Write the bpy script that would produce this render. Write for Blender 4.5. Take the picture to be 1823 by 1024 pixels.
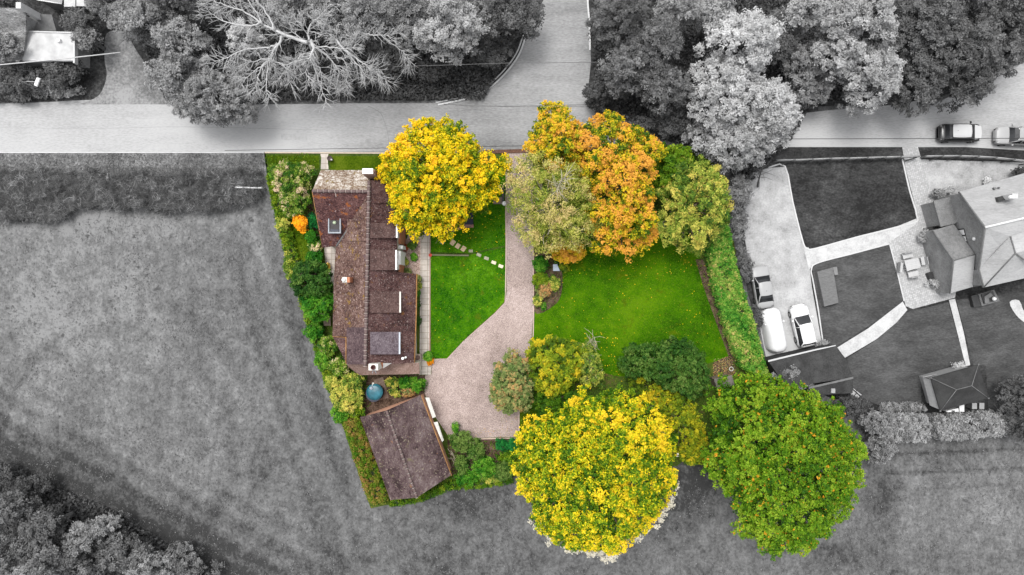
import bpy, math, random
import numpy as np

# ------------------------------------------------------------------ camera, sky, sun, exposure
scene = bpy.context.scene
for o in list(bpy.data.objects):
    bpy.data.objects.remove(o)
COL = scene.collection
H = 67.0            # flying height of the camera in metres
GW = 100.0          # metres of ground across the picture
K = 1823.0 / GW     # photograph pixels per metre of ground

cam = bpy.data.cameras.new('camera')
cam.sensor_width = 36.0
cam.lens = 36.0 * H / GW
cam.clip_end = 3000
camo = bpy.data.objects.new('camera', cam)
COL.objects.link(camo)
camo.location = (0, 0, H)
camo.rotation_euler = (0, 0, 0)
scene.camera = camo

SUN_EL, SUN_AZ = math.radians(70), math.radians(125)   # azimuth measured from +X, counter-clockwise
w = bpy.data.worlds.new('World')
scene.world = w
w.use_nodes = True
nt = w.node_tree
bg = nt.nodes['Background']
sky = nt.nodes.new('ShaderNodeTexSky')
sky.sky_type = 'NISHITA'
sky.sun_disc = False
sky.sun_elevation = SUN_EL
sky.sun_rotation = math.radians(90) - SUN_AZ
sky.air_density = 1.0
sky.dust_density = 3.0
hs = nt.nodes.new('ShaderNodeHueSaturation')
hs.inputs['Saturation'].default_value = 0.10
nt.links.new(sky.outputs[0], hs.inputs['Color'])
nt.links.new(hs.outputs[0], bg.inputs['Color'])
bg.inputs['Strength'].default_value = 0.15
sl = bpy.data.lights.new('sun', 'SUN')
sl.energy = 1.0
sl.angle = math.radians(20)
sl.color = (1.0, 0.985, 0.96)
so = bpy.data.objects.new('sun', sl)
COL.objects.link(so)
so.rotation_euler = (0, math.radians(90) - SUN_EL, SUN_AZ)
so.location = (0, 0, 60)
vs = scene.view_settings
vs.view_transform = 'Standard'
vs.look = 'None'
vs.gamma = 1
vs.use_curve_mapping = False
vs.exposure = 1.15
scene.cycles.max_bounces = 5
scene.cycles.diffuse_bounces = 3
scene.cycles.transmission_bounces = 3

# ------------------------------------------------------------------ helpers
def P(px, py, z=0.0):
    """place of a photograph pixel at height z, in metres"""
    s = (H - z) / H / K
    return np.array([(px - 911.5) * s, (512.0 - py) * s, z])

def tag(o, label=None, cat=None, group=None, kind=None):
    if label: o['label'] = label
    if cat: o['category'] = cat
    if group: o['group'] = group
    if kind: o['kind'] = kind
    return o

def empty(name, loc, label, cat, group=None, rz=0.0):
    o = bpy.data.objects.new(name, None)
    COL.objects.link(o)
    o.location = tuple(float(v) for v in loc)
    o.rotation_euler = (0, 0, rz)
    o.empty_display_size = 0.3
    return tag(o, label, cat, group)

def copy_tree(o, parent=None):
    c = o.copy()
    COL.objects.link(c)
    if parent is not None:
        c.parent = parent
    for ch in list(o.children):
        copy_tree(ch, c)
    return c

def wloc(o):
    v = np.zeros(3)
    while o is not None:
        v = v + np.array(o.location)
        o = o.parent
    return v

class MB:
    def __init__(s):
        s.v = []; s.f = []; s.m = []; s.sm = []
    def add(s, verts, faces, mi=0, smooth=False):
        b = len(s.v)
        s.v += [tuple(float(c) for c in p) for p in verts]
        for f in faces:
            s.f.append([b + i for i in f]); s.m.append(mi); s.sm.append(smooth)
        return s
    def prism(s, poly, z0, z1, mi=0):
        """poly: list of world (x,y); straight sides"""
        n = len(poly)
        a = sum(poly[i][0]*poly[(i+1) % n][1] - poly[(i+1) % n][0]*poly[i][1] for i in range(n))
        if a < 0: poly = poly[::-1]
        vs_ = [(p[0], p[1], z0) for p in poly] + [(p[0], p[1], z1) for p in poly]
        fs = [list(range(n))[::-1], list(range(n, 2*n))] + [[i, (i+1) % n, n+(i+1) % n, n+i] for i in range(n)]
        return s.add(vs_, fs, mi)
    def pprism(s, poly, z0, z1, mi=0):
        return s.prism([tuple(P(x, y, z1)[:2]) for x, y in poly], z0, z1, mi)
    def pbox(s, x0, y0, x1, y1, z0, z1, mi=0):
        return s.pprism([(x0, y0), (x1, y0), (x1, y1), (x0, y1)], z0, z1, mi)
    def slab(s, pts, th, mi=0):
        """pts: world 3D polygon, thickened straight down by th"""
        n = len(pts)
        pts = [tuple(float(c) for c in p) for p in pts]
        a = sum(pts[i][0]*pts[(i+1) % n][1] - pts[(i+1) % n][0]*pts[i][1] for i in range(n))
        if a < 0: pts = pts[::-1]
        vs_ = [(p[0], p[1], p[2]-th) for p in pts] + pts
        fs = [list(range(n))[::-1], list(range(n, 2*n))] + [[i, (i+1) % n, n+(i+1) % n, n+i] for i in range(n)]
        return s.add(vs_, fs, mi)
    def skirt(s, pts, inset=0.25, drop=0.17, mi=0):
        """walls that carry a roof face: same outline pulled in and run down to the ground"""
        n = len(pts)
        c = np.mean(np.array(pts), axis=0)
        q = []
        for p in pts:
            d = np.array(p[:2]) - c[:2]
            L = np.linalg.norm(d)
            k = max(0.0, (L-inset)/L)
            q.append((c[0]+d[0]*k, c[1]+d[1]*k, p[2]-drop))
        a = sum(q[i][0]*q[(i+1) % n][1] - q[(i+1) % n][0]*q[i][1] for i in range(n))
        if a < 0: q = q[::-1]
        vs_ = [(p[0], p[1], 0.0) for p in q] + q
        fs = [list(range(n))[::-1], list(range(n, 2*n))] + [[i, (i+1) % n, n+(i+1) % n, n+i] for i in range(n)]
        return s.add(vs_, fs, mi)
    def box(s, c, size, rz=0.0, mi=0, taper=1.0):
        cx, cy, cz = c; sx, sy, sz = size
        ca, sa = math.cos(rz), math.sin(rz)
        vs_ = []
        for z, t in ((-.5, 1.0), (.5, taper)):
            for x, y in ((-.5, -.5), (.5, -.5), (.5, .5), (-.5, .5)):
                X, Y = x*sx*t, y*sy*t
                vs_.append((cx+X*ca-Y*sa, cy+X*sa+Y*ca, cz+z*sz))
        return s.add(vs_, [[3, 2, 1, 0], [4, 5, 6, 7], [0, 1, 5, 4], [1, 2, 6, 5], [2, 3, 7, 6], [3, 0, 4, 7]], mi)
    def lathe(s, c, prof, n=20, mi=0, smooth=True):
        vs_ = []; fs = []
        for r, z in prof:
            for k in range(n):
                a = 2*math.pi*k/n
                vs_.append((c[0]+r*math.cos(a), c[1]+r*math.sin(a), c[2]+z))
        for i in range(len(prof)-1):
            for k in range(n):
                fs.append([i*n+k, i*n+(k+1) % n, (i+1)*n+(k+1) % n, (i+1)*n+k])
        s.add(vs_, fs, mi, smooth)
        m = len(prof)-1
        s.add([vs_[m*n+k] for k in range(n)], [list(range(n))], mi)
        return s
    def tube(s, pts, rad, n=5, mi=0):
        pts = np.array(pts, float); m = len(pts)
        if np.isscalar(rad): rad = [rad]*m
        vs_ = []
        for i in range(m):
            d = pts[min(i+1, m-1)] - pts[max(i-1, 0)]
            d = d/(np.linalg.norm(d)+1e-9)
            a = np.cross(d, (0, 0, 1.0) if abs(d[2]) < 0.9 else (1.0, 0, 0)); a /= np.linalg.norm(a)
            b = np.cross(d, a)
            for k in range(n):
                t = 2*math.pi*k/n
                vs_.append(pts[i] + (a*math.cos(t)+b*math.sin(t))*rad[i])
        fs = []
        for i in range(m-1):
            for k in range(n):
                fs.append([i*n+k, i*n+(k+1) % n, (i+1)*n+(k+1) % n, (i+1)*n+k])
        fs.append(list(range(n))[::-1]); fs.append([(m-1)*n+k for k in range(n)])
        return s.add(vs_, fs, mi, True)
    def build(s, name, mats, parent=None, bevel=0.0):
        if not isinstance(mats, (list, tuple)): mats = [mats]
        off = wloc(parent) if parent is not None else np.zeros(3)
        me = bpy.data.meshes.new(name)
        me.from_pydata([tuple(np.array(p)-off) for p in s.v], [], s.f)
        for m in mats: me.materials.append(m)
        me.polygons.foreach_set('material_index', s.m)
        me.polygons.foreach_set('use_smooth', s.sm)
        me.update()
        o = bpy.data.objects.new(name, me)
        COL.objects.link(o)
        if parent is not None: o.parent = parent
        if bevel:
            b = o.modifiers.new('bevel', 'BEVEL'); b.width = bevel; b.segments = 2; b.limit_method = 'ANGLE'
        return o

def smooth(pts, n=6, closed=False):
    """Catmull-Rom through 2D points"""
    out = []
    N = len(pts)
    rng = range(N) if closed else range(N-1)
    for i in rng:
        g = (lambda k: pts[k % N]) if closed else (lambda k: pts[min(max(k, 0), N-1)])
        p0, p1, p2, p3 = [np.array(g(k), float) for k in (i-1, i, i+1, i+2)]
        for j in range(n):
            t = j/n
            out.append(tuple(0.5*((2*p1)+(-p0+p2)*t+(2*p0-5*p1+4*p2-p3)*t*t+(-p0+3*p1-3*p2+p3)*t**3)))
    if not closed: out.append(tuple(pts[-1]))
    return out

# ------------------------------------------------------------------ materials
def new_mat(name):
    m = bpy.data.materials.new(name)
    m.use_nodes = True
    nt = m.node_tree
    return m, nt, nt.nodes['Principled BSDF']

def col4(c):
    if not isinstance(c, (list, tuple)): c = (c, c, c)
    return (c[0]*.84, c[1]*.84, c[2]*.84, 1)

def lcol(c):
    if not isinstance(c, (list, tuple)): c = (c, c, c)
    return (c[0], c[1], c[2], 1)

def plain(name, c, rough=0.6, metal=0.0, spec=0.4, var=0.12, scale=3.0):
    m, nt, b = new_mat(name)
    tc = nt.nodes.new('ShaderNodeTexCoord')
    n = nt.nodes.new('ShaderNodeTexNoise'); n.inputs['Scale'].default_value = scale; n.inputs['Detail'].default_value = 6
    r = nt.nodes.new('ShaderNodeValToRGB')
    c = col4(c)
    r.color_ramp.elements[0].position = 0.3; r.color_ramp.elements[1].position = 0.7
    r.color_ramp.elements[0].color = tuple(v*(1-var) for v in c[:3]) + (1,)
    r.color_ramp.elements[1].color = tuple(min(1, v*(1+var)) for v in c[:3]) + (1,)
    nt.links.new(tc.outputs['Object'], n.inputs['Vector']); nt.links.new(n.outputs[0], r.inputs[0])
    nt.links.new(r.outputs[0], b.inputs['Base Color'])
    b.inputs['Roughness'].default_value = rough; b.inputs['Metallic'].default_value = metal
    b.inputs['Specular IOR Level'].default_value = spec
    return m

def ground(name, cols, layers, rough=0.95, bump=0.0, lo=0.36, hi=0.64, stretch=None, spots=None, rot=0.0, streak=None, wear_shade=None, radial=None):
    """cols: list of colours dark..light; layers: [(scale, weight)]; spots: (scale, threshold, colour)"""
    mid = (lo+hi)/2; lo = mid+(lo-mid)*.62; hi = mid+(hi-mid)*.62
    m, nt, b = new_mat(name)
    L = nt.links
    tc = nt.nodes.new('ShaderNodeTexCoord')
    mp = nt.nodes.new('ShaderNodeMapping')
    if stretch: mp.inputs['Scale'].default_value = stretch
    mp.inputs['Rotation'].default_value = (0, 0, rot)
    L.new(tc.outputs['Object'], mp.inputs['Vector'])
    acc = None
    tot = sum(wt for _, wt in layers)
    for sc, wt in layers:
        n = nt.nodes.new('ShaderNodeTexNoise'); n.inputs['Scale'].default_value = sc
        n.inputs['Detail'].default_value = 5; n.inputs['Roughness'].default_value = 0.6
        L.new(mp.outputs[0], n.inputs['Vector'])
        ma = nt.nodes.new('ShaderNodeMath'); ma.operation = 'MULTIPLY_ADD'
        ma.inputs[1].default_value = wt/tot
        L.new(n.outputs[0], ma.inputs[0])
        if acc is None: ma.inputs[2].default_value = 0
        else: L.new(acc, ma.inputs[2])
        acc = ma.outputs[0]
    if wear_shade:
        at = nt.nodes.new('ShaderNodeAttribute'); at.attribute_name = 'wear_shade'
        ma = nt.nodes.new('ShaderNodeMath'); ma.operation = 'MULTIPLY_ADD'; ma.inputs[1].default_value = wear_shade; L.new(at.outputs['Fac'], ma.inputs[0]); L.new(acc, ma.inputs[2])
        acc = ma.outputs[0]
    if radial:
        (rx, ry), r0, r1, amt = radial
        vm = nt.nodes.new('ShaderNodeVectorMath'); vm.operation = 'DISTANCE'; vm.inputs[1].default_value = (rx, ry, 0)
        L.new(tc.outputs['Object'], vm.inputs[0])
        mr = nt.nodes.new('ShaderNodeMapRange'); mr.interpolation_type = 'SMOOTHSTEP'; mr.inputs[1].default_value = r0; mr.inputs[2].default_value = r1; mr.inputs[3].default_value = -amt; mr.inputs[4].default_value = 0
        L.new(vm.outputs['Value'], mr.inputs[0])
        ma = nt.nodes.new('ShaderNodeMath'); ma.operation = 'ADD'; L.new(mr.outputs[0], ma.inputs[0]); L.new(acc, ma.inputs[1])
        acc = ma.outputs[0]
    if streak:
        m2 = nt.nodes.new('ShaderNodeMapping'); m2.inputs['Rotation'].default_value = (0, 0, streak[1]); m2.inputs['Scale'].default_value = (1, streak[2], 1)
        n = nt.nodes.new('ShaderNodeTexNoise'); n.inputs['Scale'].default_value = streak[0]; n.inputs['Detail'].default_value = 4
        L.new(tc.outputs['Object'], m2.inputs['Vector']); L.new(m2.outputs[0], n.inputs['Vector'])
        ma = nt.nodes.new('ShaderNodeMath'); ma.operation = 'MULTIPLY_ADD'; ma.inputs[1].default_value = streak[3]
        L.new(n.outputs[0], ma.inputs[0])
        mb_ = nt.nodes.new('ShaderNodeMath'); mb_.operation = 'MULTIPLY_ADD'; mb_.inputs[1].default_value = 1-streak[3]
        mb_.inputs[2].default_value = 0; L.new(acc, mb_.inputs[0]); L.new(mb_.outputs[0], ma.inputs[2])
        acc = ma.outputs[0]
    r = nt.nodes.new('ShaderNodeValToRGB')
    L.new(acc, r.inputs[0])
    el = r.color_ramp.elements
    k = len(cols)
    el[0].position = lo; el[0].color = col4(cols[0])
    el[1].position = hi; el[1].color = col4(cols[-1])
    for i in range(1, k-1):
        e = el.new(lo + (hi-lo)*i/(k-1)); e.color = col4(cols[i])
    out = r.outputs[0]
    for sp in (spots or []):
        n = nt.nodes.new('ShaderNodeTexNoise'); n.inputs['Scale'].default_value = sp[0]; n.inputs['Detail'].default_value = 4
        n.inputs['Roughness'].default_value = 0.7
        o2 = nt.nodes.new('ShaderNodeMapping'); o2.inputs['Location'].default_value = (sp[0]*3.1, 7.7, 1.3)
        L.new(tc.outputs['Object'], o2.inputs['Vector']); L.new(o2.outputs[0], n.inputs['Vector'])
        rr = nt.nodes.new('ShaderNodeValToRGB')
        rr.color_ramp.elements[0].position = sp[1]; rr.color_ramp.elements[0].color = (0, 0, 0, 1)
        rr.color_ramp.elements[1].position = sp[1]+0.07; rr.color_ramp.elements[1].color = (1, 1, 1, 1)
        L.new(n.outputs[0], rr.inputs[0])
        mx = nt.nodes.new('ShaderNodeMix'); mx.data_type = 'RGBA'
        L.new(rr.outputs[0], mx.inputs[0]); L.new(out, mx.inputs[6]); mx.inputs[7].default_value = col4(sp[2])
        out = mx.outputs[2]
    L.new(out, b.inputs['Base Color'])
    b.inputs['Roughness'].default_value = rough
    b.inputs['Specular IOR Level'].default_value = 0.04
    if bump:
        bp = nt.nodes.new('ShaderNodeBump'); bp.inputs['Strength'].default_value = bump; bp.inputs['Distance'].default_value = 0.15
        L.new(acc, bp.inputs['Height']); L.new(bp.outputs[0], b.inputs['Normal'])
    return m

def paving(name, c, joint, sx, sy, rot=0.0, var=0.15):
    m, nt, b = new_mat(name); L = nt.links
    tc = nt.nodes.new('ShaderNodeTexCoord'); mp = nt.nodes.new('ShaderNodeMapping')
    mp.inputs['Rotation'].default_value = (0, 0, rot)
    br = nt.nodes.new('ShaderNodeTexBrick')
    br.offset = 0.0
    br.inputs['Scale'].default_value = 1.0
    br.inputs['Brick Width'].default_value = sx; br.inputs['Row Height'].default_value = sy
    br.inputs['Mortar Size'].default_value = 0.02
    br.inputs['Color1'].default_value = col4(tuple(v*(1-var) for v in c)); br.inputs['Color2'].default_value = col4(tuple(v*(1+var) for v in c))
    br.inputs['Mortar'].default_value = col4(joint)
    L.new(tc.outputs['Object'], mp.inputs['Vector']); L.new(mp.outputs[0], br.inputs['Vector'])
    n = nt.nodes.new('ShaderNodeTexNoise'); n.inputs['Scale'].default_value = 4; n.inputs['Detail'].default_value = 6
    L.new(tc.outputs['Object'], n.inputs['Vector'])
    mx = nt.nodes.new('ShaderNodeMix'); mx.data_type = 'RGBA'; mx.blend_type = 'MULTIPLY'
    mx.inputs[0].default_value = 1
    rr = nt.nodes.new('ShaderNodeValToRGB'); rr.color_ramp.elements[0].color = (.7, .7, .7, 1); rr.color_ramp.elements[1].color = (1.2, 1.2, 1.2, 1)
    L.new(n.outputs[0], rr.inputs[0]); L.new(br.outputs[0], mx.inputs[6]); L.new(rr.outputs[0], mx.inputs[7])
    L.new(mx.outputs[2], b.inputs['Base Color']); b.inputs['Roughness'].default_value = 0.9
    return m

def leafmat(name, cols, transl=0.32):
    m, nt, b = new_mat(name); L = nt.links
    at = nt.nodes.new('ShaderNodeAttribute'); at.attribute_name = 'tone'
    r = nt.nodes.new('ShaderNodeValToRGB'); el = r.color_ramp.elements
    k = len(cols)
    el[0].position = 0; el[0].color = lcol(cols[0]); el[1].position = 1; el[1].color = lcol(cols[-1])
    for i in range(1, k-1):
        e = el.new(i/(k-1)); e.color = lcol(cols[i])
    L.new(at.outputs['Fac'], r.inputs[0])
    L.new(r.outputs[0], b.inputs['Base Color'])
    b.inputs['Roughness'].default_value = 0.6; b.inputs['Specular IOR Level'].default_value = 0.12
    if transl:
        tr = nt.nodes.new('ShaderNodeBsdfTranslucent'); L.new(r.outputs[0], tr.inputs['Color'])
        mx = nt.nodes.new('ShaderNodeMixShader'); mx.inputs[0].default_value = transl
        L.new(b.outputs[0], mx.inputs[1]); L.new(tr.outputs[0], mx.inputs[2])
        L.new(mx.outputs[0], nt.nodes['Material Output'].inputs['Surface'])
    return m

# ------------------------------------------------------------------ foliage
def unit(v):
    return v/(np.linalg.norm(v, axis=1, keepdims=True)+1e-9)

def leaf_mesh(name, C, N, S, T, mat, parent, rng, aspect=0.62):
    n = len(C)
    a = unit(np.cross(N, rng.normal(size=(n, 3))))
    b = np.cross(N, a)
    S = S[:, None]
    V = np.empty((n, 4, 3), np.float32)
    fold = N*S*0.18
    V[:, 0] = C + a*S
    V[:, 1] = C + b*S*aspect - fold
    V[:, 2] = C - a*S
    V[:, 3] = C - b*S*aspect - fold
    V = V.reshape(-1, 3)
    if parent is not None: V -= wloc(parent).astype(np.float32)
    me = bpy.data.meshes.new(name)
    me.vertices.add(4*n); me.loops.add(4*n); me.polygons.add(n)
    me.vertices.foreach_set('co', V.ravel())
    me.loops.foreach_set('vertex_index', np.arange(4*n, dtype=np.int32))
    me.polygons.foreach_set('loop_start', np.arange(0, 4*n, 4, dtype=np.int32))
    at = me.attributes.new('tone', 'FLOAT', 'FACE')
    at.data.foreach_set('value', np.clip(T, 0, 1).astype(np.float32))
    me.materials.append(mat)
    me.update(calc_edges=True)
    o = bpy.data.objects.new(name, me); COL.objects.link(o)
    if parent is not None: o.parent = parent
    return o

def expand(CP, CR, CT, nper, ls, rng, up=0.55, flat=0.8, jit=0.12, rnd=0.55, turn=0.0):
    m = len(CP)
    nper = int(nper*1.5)
    up = up+.1
    idx = np.repeat(np.arange(m), nper)
    d = unit(rng.normal(size=(len(idx), 3)))
    d[:, 2] = np.where(d[:, 2] < -0.2, -d[:, 2], d[:, 2])
    fr = rng.uniform(0.40, 1.10, len(idx)); rr = CR[idx]*fr
    pos = CP[idx] + d*rr[:, None]*np.array([1, 1, flat])
    nrm = unit(d*0.7 + np.array([0, 0, up]) + rng.normal(size=d.shape)*rnd)
    S = ls*rng.uniform(0.65, 1.35, len(idx))
    T = CT[idx] + rng.normal(0, jit, len(idx)) + turn*(fr-.8)
    return pos, nrm, S, T

def outline_fn(poly_world):
    c = poly_world.mean(axis=0)
    A = np.linspace(-math.pi, math.pi, 145)
    R = []
    n = len(poly_world)
    for a in A:
        d = np.array([math.cos(a), math.sin(a)]); best = 0.3
        for i in range(n):
            p = poly_world[i]-c; e = poly_world[(i+1) % n]-poly_world[i]
            den = d[0]*(-e[1]) + d[1]*e[0]
            if abs(den) < 1e-9: continue
            t = (p[0]*(-e[1]) + p[1]*e[0])/den
            u = (d[0]*p[1]-d[1]*p[0])/den
            if -1e-6 <= u <= 1+1e-6 and t > best: best = t
        R.append(best)
    R = np.array(R)
    return c, (lambda th: np.interp(th, A, R)), R

LEAFTOTAL = [0]
def tree(name, label, cat, outline, zt, zb, mat, barkmat, seed, lobe=1.5, clump=0.42, nper=22, ls=0.15,
         group=None, hue=0.28, fill=0.5, up=0.55, aspect=0.62, trunk=True, tonefn=None, dome=0.5, gaps=1.0, zo=None,
         stems=1, base=None, tmid=0.5, rnd=0.55, turn=0.0):
    """outline: list of px points or (cx, cy, r); drawn at the height of the crown's widest part"""
    rng = np.random.default_rng(seed)
    zo = zb + (zt-zb)*0.35 if zo is None else zo
    if len(outline) == 3 and not hasattr(outline[0], '__len__'):
        cx, cy, r = outline
        ph = rng.uniform(0, 6.28, 3)
        ol = []
        for k in range(28):
            a = 2*math.pi*k/28
            q = r*(1 + 0.12*math.sin(2*a+ph[0]) + 0.08*math.sin(3*a+ph[1]) + 0.06*math.sin(5*a+ph[2]))
            ol.append((cx+q*math.cos(a), cy+q*math.sin(a)))
        outline = ol
    W = np.array([P(x, y, zo)[:2] for x, y in outline])
    c, Rf, Rs = outline_fn(W)
    Rm = float(np.mean(Rs))
    if base is not None:
        bx = P(base[0], base[1], 0)[:2]
    else: bx = c
    e = empty(name, (bx[0], bx[1], 0), label, cat, group)
    # lobes
    lobes = []
    tries = 0
    area = math.pi*Rm*Rm
    want = int(area/(lobe*lobe*0.95)*gaps)+3
    while len(lobes) < want and tries < want*40:
        tries += 1
        th = rng.uniform(-math.pi, math.pi); s = math.sqrt(rng.uniform(0, 1))
        R = Rf(th)
        lr = lobe*rng.uniform(0.55, 1.3)*(1.0-0.3*s)
        lr = min(lr, R*0.6)
        smax = max(0.0, 1-lr*0.85/R)
        s *= smax + 0.04
        x, y = c[0]+math.cos(th)*s*R, c[1]+math.sin(th)*s*R
        ok = all((x-l[0])**2+(y-l[1])**2 > (0.55*(lr+l[3]))**2 for l in lobes)
        if not ok and tries < want*30: continue
        z = zb + (zt-zb)*(1-s*s)**dome*rng.uniform(0.72, 1.0) - lr*0.75
        z = max(z, zb*0.5+lr*0.2)
        lobes.append((x, y, z, lr, rng.normal(0, hue*0.55)))
        # shaded lower lobe near the rim, so that the crown has sides
    CP = []; CR = []; CT = []; CL = []
    for (x, y, z, lr, ht) in lobes:
        k = max(6, int(4.2*math.pi*lr*lr*0.62/(clump*clump*2.6)))
        d = unit(rng.normal(size=(k, 3)))
        d[:, 2] = np.where(d[:, 2] < -0.35, -d[:, 2], d[:, 2])
        q = np.array([x, y, z]) + d*(lr*rng.uniform(0.60, 1.22, k))[:, None]*np.array([1, 1, 0.95])
        CL.append(np.full(k, rng.uniform(.90, 1.10))); CP.append(q); CR.append(clump*rng.uniform(0.6, 1.3, k)); CT.append(tmid + ht + rng.normal(0, hue*0.55, k))
    # inner fill
    k = int(area*fill/(clump*clump))
    th = rng.uniform(-math.pi, math.pi, k); s = np.sqrt(rng.uniform(0, 1, k))*0.9
    R = Rf(th)
    z = zb + (zt-zb)*(1-s*s)**dome*rng.uniform(0.15, 0.75, k)
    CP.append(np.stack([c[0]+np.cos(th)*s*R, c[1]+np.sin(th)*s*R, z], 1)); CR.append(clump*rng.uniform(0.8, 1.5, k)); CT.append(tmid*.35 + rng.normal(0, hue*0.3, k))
    CL.append(np.full(k, .96)); CL = np.concatenate(CL)
    CP = np.concatenate(CP); CR = np.concatenate(CR); CT = np.concatenate(CT)
    dx = CP[:, :2]-c
    rad = np.hypot(dx[:, 0], dx[:, 1]); lim = Rf(np.arctan2(dx[:, 1], dx[:, 0]))
    keep = rad < 1.035*lim*CL*(1+.045*np.sin(np.arctan2(dx[:, 1], dx[:, 0])*9+seed)*np.sin(np.arctan2(dx[:, 1], dx[:, 0])*5+1.7*seed))*rng.uniform(0.90, 1.06, len(rad))
    CP, CR, CT = CP[keep], CR[keep], CT[keep]
    pos, nrm, S, T = expand(CP, CR, CT, nper, ls, rng, up=up, rnd=rnd, turn=turn)
    ok = pos[:, 2] > 0.05
    pos, nrm, S, T = pos[ok], nrm[ok], S[ok], T[ok]
    if tonefn: T = tonefn(pos, T, rng)
    LEAFTOTAL[0] += len(pos)
    leaf_mesh('crown', pos, nrm, S, T, mat, e, rng, aspect)
    if trunk:
        mb = MB()
        hb = zb*0.8+0.3
        r0 = 0.05+0.028*zt+0.01*Rm
        base3 = np.array([bx[0], bx[1], -0.05]); top = np.array([c[0], c[1], max(hb, 0.4)])
        apex = np.array([c[0], c[1], zb+(zt-zb)*0.75])
        mb.tube([base3, base3*0.6+top*0.4+np.array([.04, .03, 0]), top, top*0.5+apex*0.5, apex], [r0*1.3, r0, r0*0.85, r0*0.5, r0*0.15], 8)
        for (x, y, z, lr, ht) in lobes[:40]:
            p0 = top + (apex-top)*rng.uniform(0, 0.6)
            p1 = np.array([x, y, z])
            mid = p0*0.5+p1*0.5+np.array([rng.normal(0, .15), rng.normal(0, .15), -0.1*lr])
            mb.tube([p0, mid, p1, p1+np.array([rng.normal(0, .3), rng.normal(0, .3), lr*0.8])], [r0*0.35, r0*0.22, r0*0.12, 0.012], 5)
        mb.build('trunk', barkmat, e)
    return e

def ell_(cx, cy, r, n=18): return [(cx+r*math.cos(2*math.pi*k/n), cy+r*math.sin(2*math.pi*k/n)) for k in range(n)]

def sheet(name, poly, z, mat, kind='structure', label=None, cat=None, dense=False):
    pts = [tuple(P(x, y, 0)[:2]) + (z,) for x, y in poly]
    n = len(pts)
    a = sum(pts[i][0]*pts[(i+1) % n][1] - pts[(i+1) % n][0]*pts[i][1] for i in range(n))
    if a < 0: pts = pts[::-1]
    o = MB().add(pts, [list(range(n))]).build(name, mat)
    return tag(o, label, cat, None, kind)

def ribbon(name, pts, wd, z0, z1, mat, kind='structure', label=None, cat=None, parent=None, build=True, mb=None):
    """a raised strip along px points, wd metres wide"""
    q = np.array([P(x, y, 0)[:2] for x, y in pts])
    L = []; R = []
    for i in range(len(q)):
        d = q[min(i+1, len(q)-1)]-q[max(i-1, 0)]; d = d/np.linalg.norm(d); nn = np.array([-d[1], d[0]])*wd/2
        L.append(tuple(q[i]+nn)); R.append(tuple(q[i]-nn))
    mb = mb or MB()
    for i in range(len(q)-1):
        v = [R[i], R[i+1], L[i+1], L[i]]
        vs_ = [(a, b, z0) for a, b in v]+[(a, b, z1) for a, b in v]
        fs = [[4, 5, 6, 7], [0, 1, 5, 4], [2, 3, 7, 6]]
        if i == 0: fs.append([3, 0, 4, 7])
        if i == len(q)-2: fs.append([1, 2, 6, 5])
        mb.add(vs_, fs)
    if not build: return mb
    o = mb.build(name, mat, parent)
    return tag(o, label, cat, None, kind)

# ================================================================== MATERIALS
M = {}
M['field'] = ground('field_grass', [0.04, 0.07, 0.10, 0.13, 0.16, 0.21], [(0.05, .8), (0.25, .7), (1.2, 1.1), (4, .9), (12, .5)], bump=0.8, lo=0.345, hi=0.655, spots=[(1.3, .60, .078)], stretch=(1, .8, 1), wear_shade=.30)
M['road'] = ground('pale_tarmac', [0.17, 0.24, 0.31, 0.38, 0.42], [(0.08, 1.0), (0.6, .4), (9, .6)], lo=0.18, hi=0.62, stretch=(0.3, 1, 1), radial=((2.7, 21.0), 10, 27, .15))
M['road2'] = ground('darker_tarmac', [0.205, 0.23, 0.255], [(0.1, 1.2), (0.9, .6), (9, .5)], lo=0.3, hi=0.7, spots=[(7, .70, 0.34)])
M['verge'] = ground('verge_grass', [0.05, 0.12, 0.19, 0.25, 0.30], [(0.3, 1), (1.6, 1.2), (6, .8)], bump=0.6, lo=.36, hi=.64, spots=[(1.2, .60, .09)])
M['woodfloor'] = ground('woodland_floor', [0.02, 0.045, 0.09], [(0.4, 1), (3, 1), (9, .6)], bump=0.5)
M['garden'] = ground('garden_soil_and_grass', [(0.03, 0.05, 0.012), (0.06, 0.10, 0.015), (0.10, 0.09, 0.03)], [(0.4, 1), (3, 1), (9, .8)], bump=0.5)
M['lawn'] = ground('bright_lawn', [(0.012, 0.07, 0.001), (0.035, 0.135, 0.001), (0.065, 0.18, 0.002), (0.11, 0.28, 0.010)], [(0.22, 1.5), (1.2, 1.0), (6, 1.0)], bump=0.6, lo=.37, hi=.65, spots=[(.55, .58, (0.07, 0.125, 0.004)), (2.2, .64, (0.10, 0.17, 0.02))])
M['lawn2'] = ground('large_lawn', [(0.018, 0.065, 0.001), (0.034, 0.115, 0.001), (0.055, 0.15, 0.001), (0.09, 0.19, 0.003)], [(0.12, 1.8), (1.0, .8), (6, .9)], bump=0.6, lo=.37, hi=.65, spots=[(.5, .60, (0.075, 0.125, 0.002)), (2, .66, (0.03, 0.08, 0.003))])
M['lawn3'] = ground('olive_lawn', [(0.03, 0.06, 0.002), (0.055, 0.095, 0.003), (0.09, 0.13, 0.008)], [(0.5, 1.2), (6, 1.0)], bump=0.5)
M['soil'] = ground('bare_soil', [(0.035, 0.022, 0.015), (0.085, 0.055, 0.04), (0.16, 0.11, 0.08)], [(1.5, 1), (9, 1)], bump=.5)
M['gravel'] = ground('pink_gravel', [(0.14, 0.105, 0.095), (0.32, 0.25, 0.225), (0.43, 0.345, 0.315), (0.66, 0.56, 0.53)], [(0.2, .7), (1.2, .4), (14, 1.6), (30, 1.2)], bump=.35, lo=.35, hi=.67)
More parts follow.
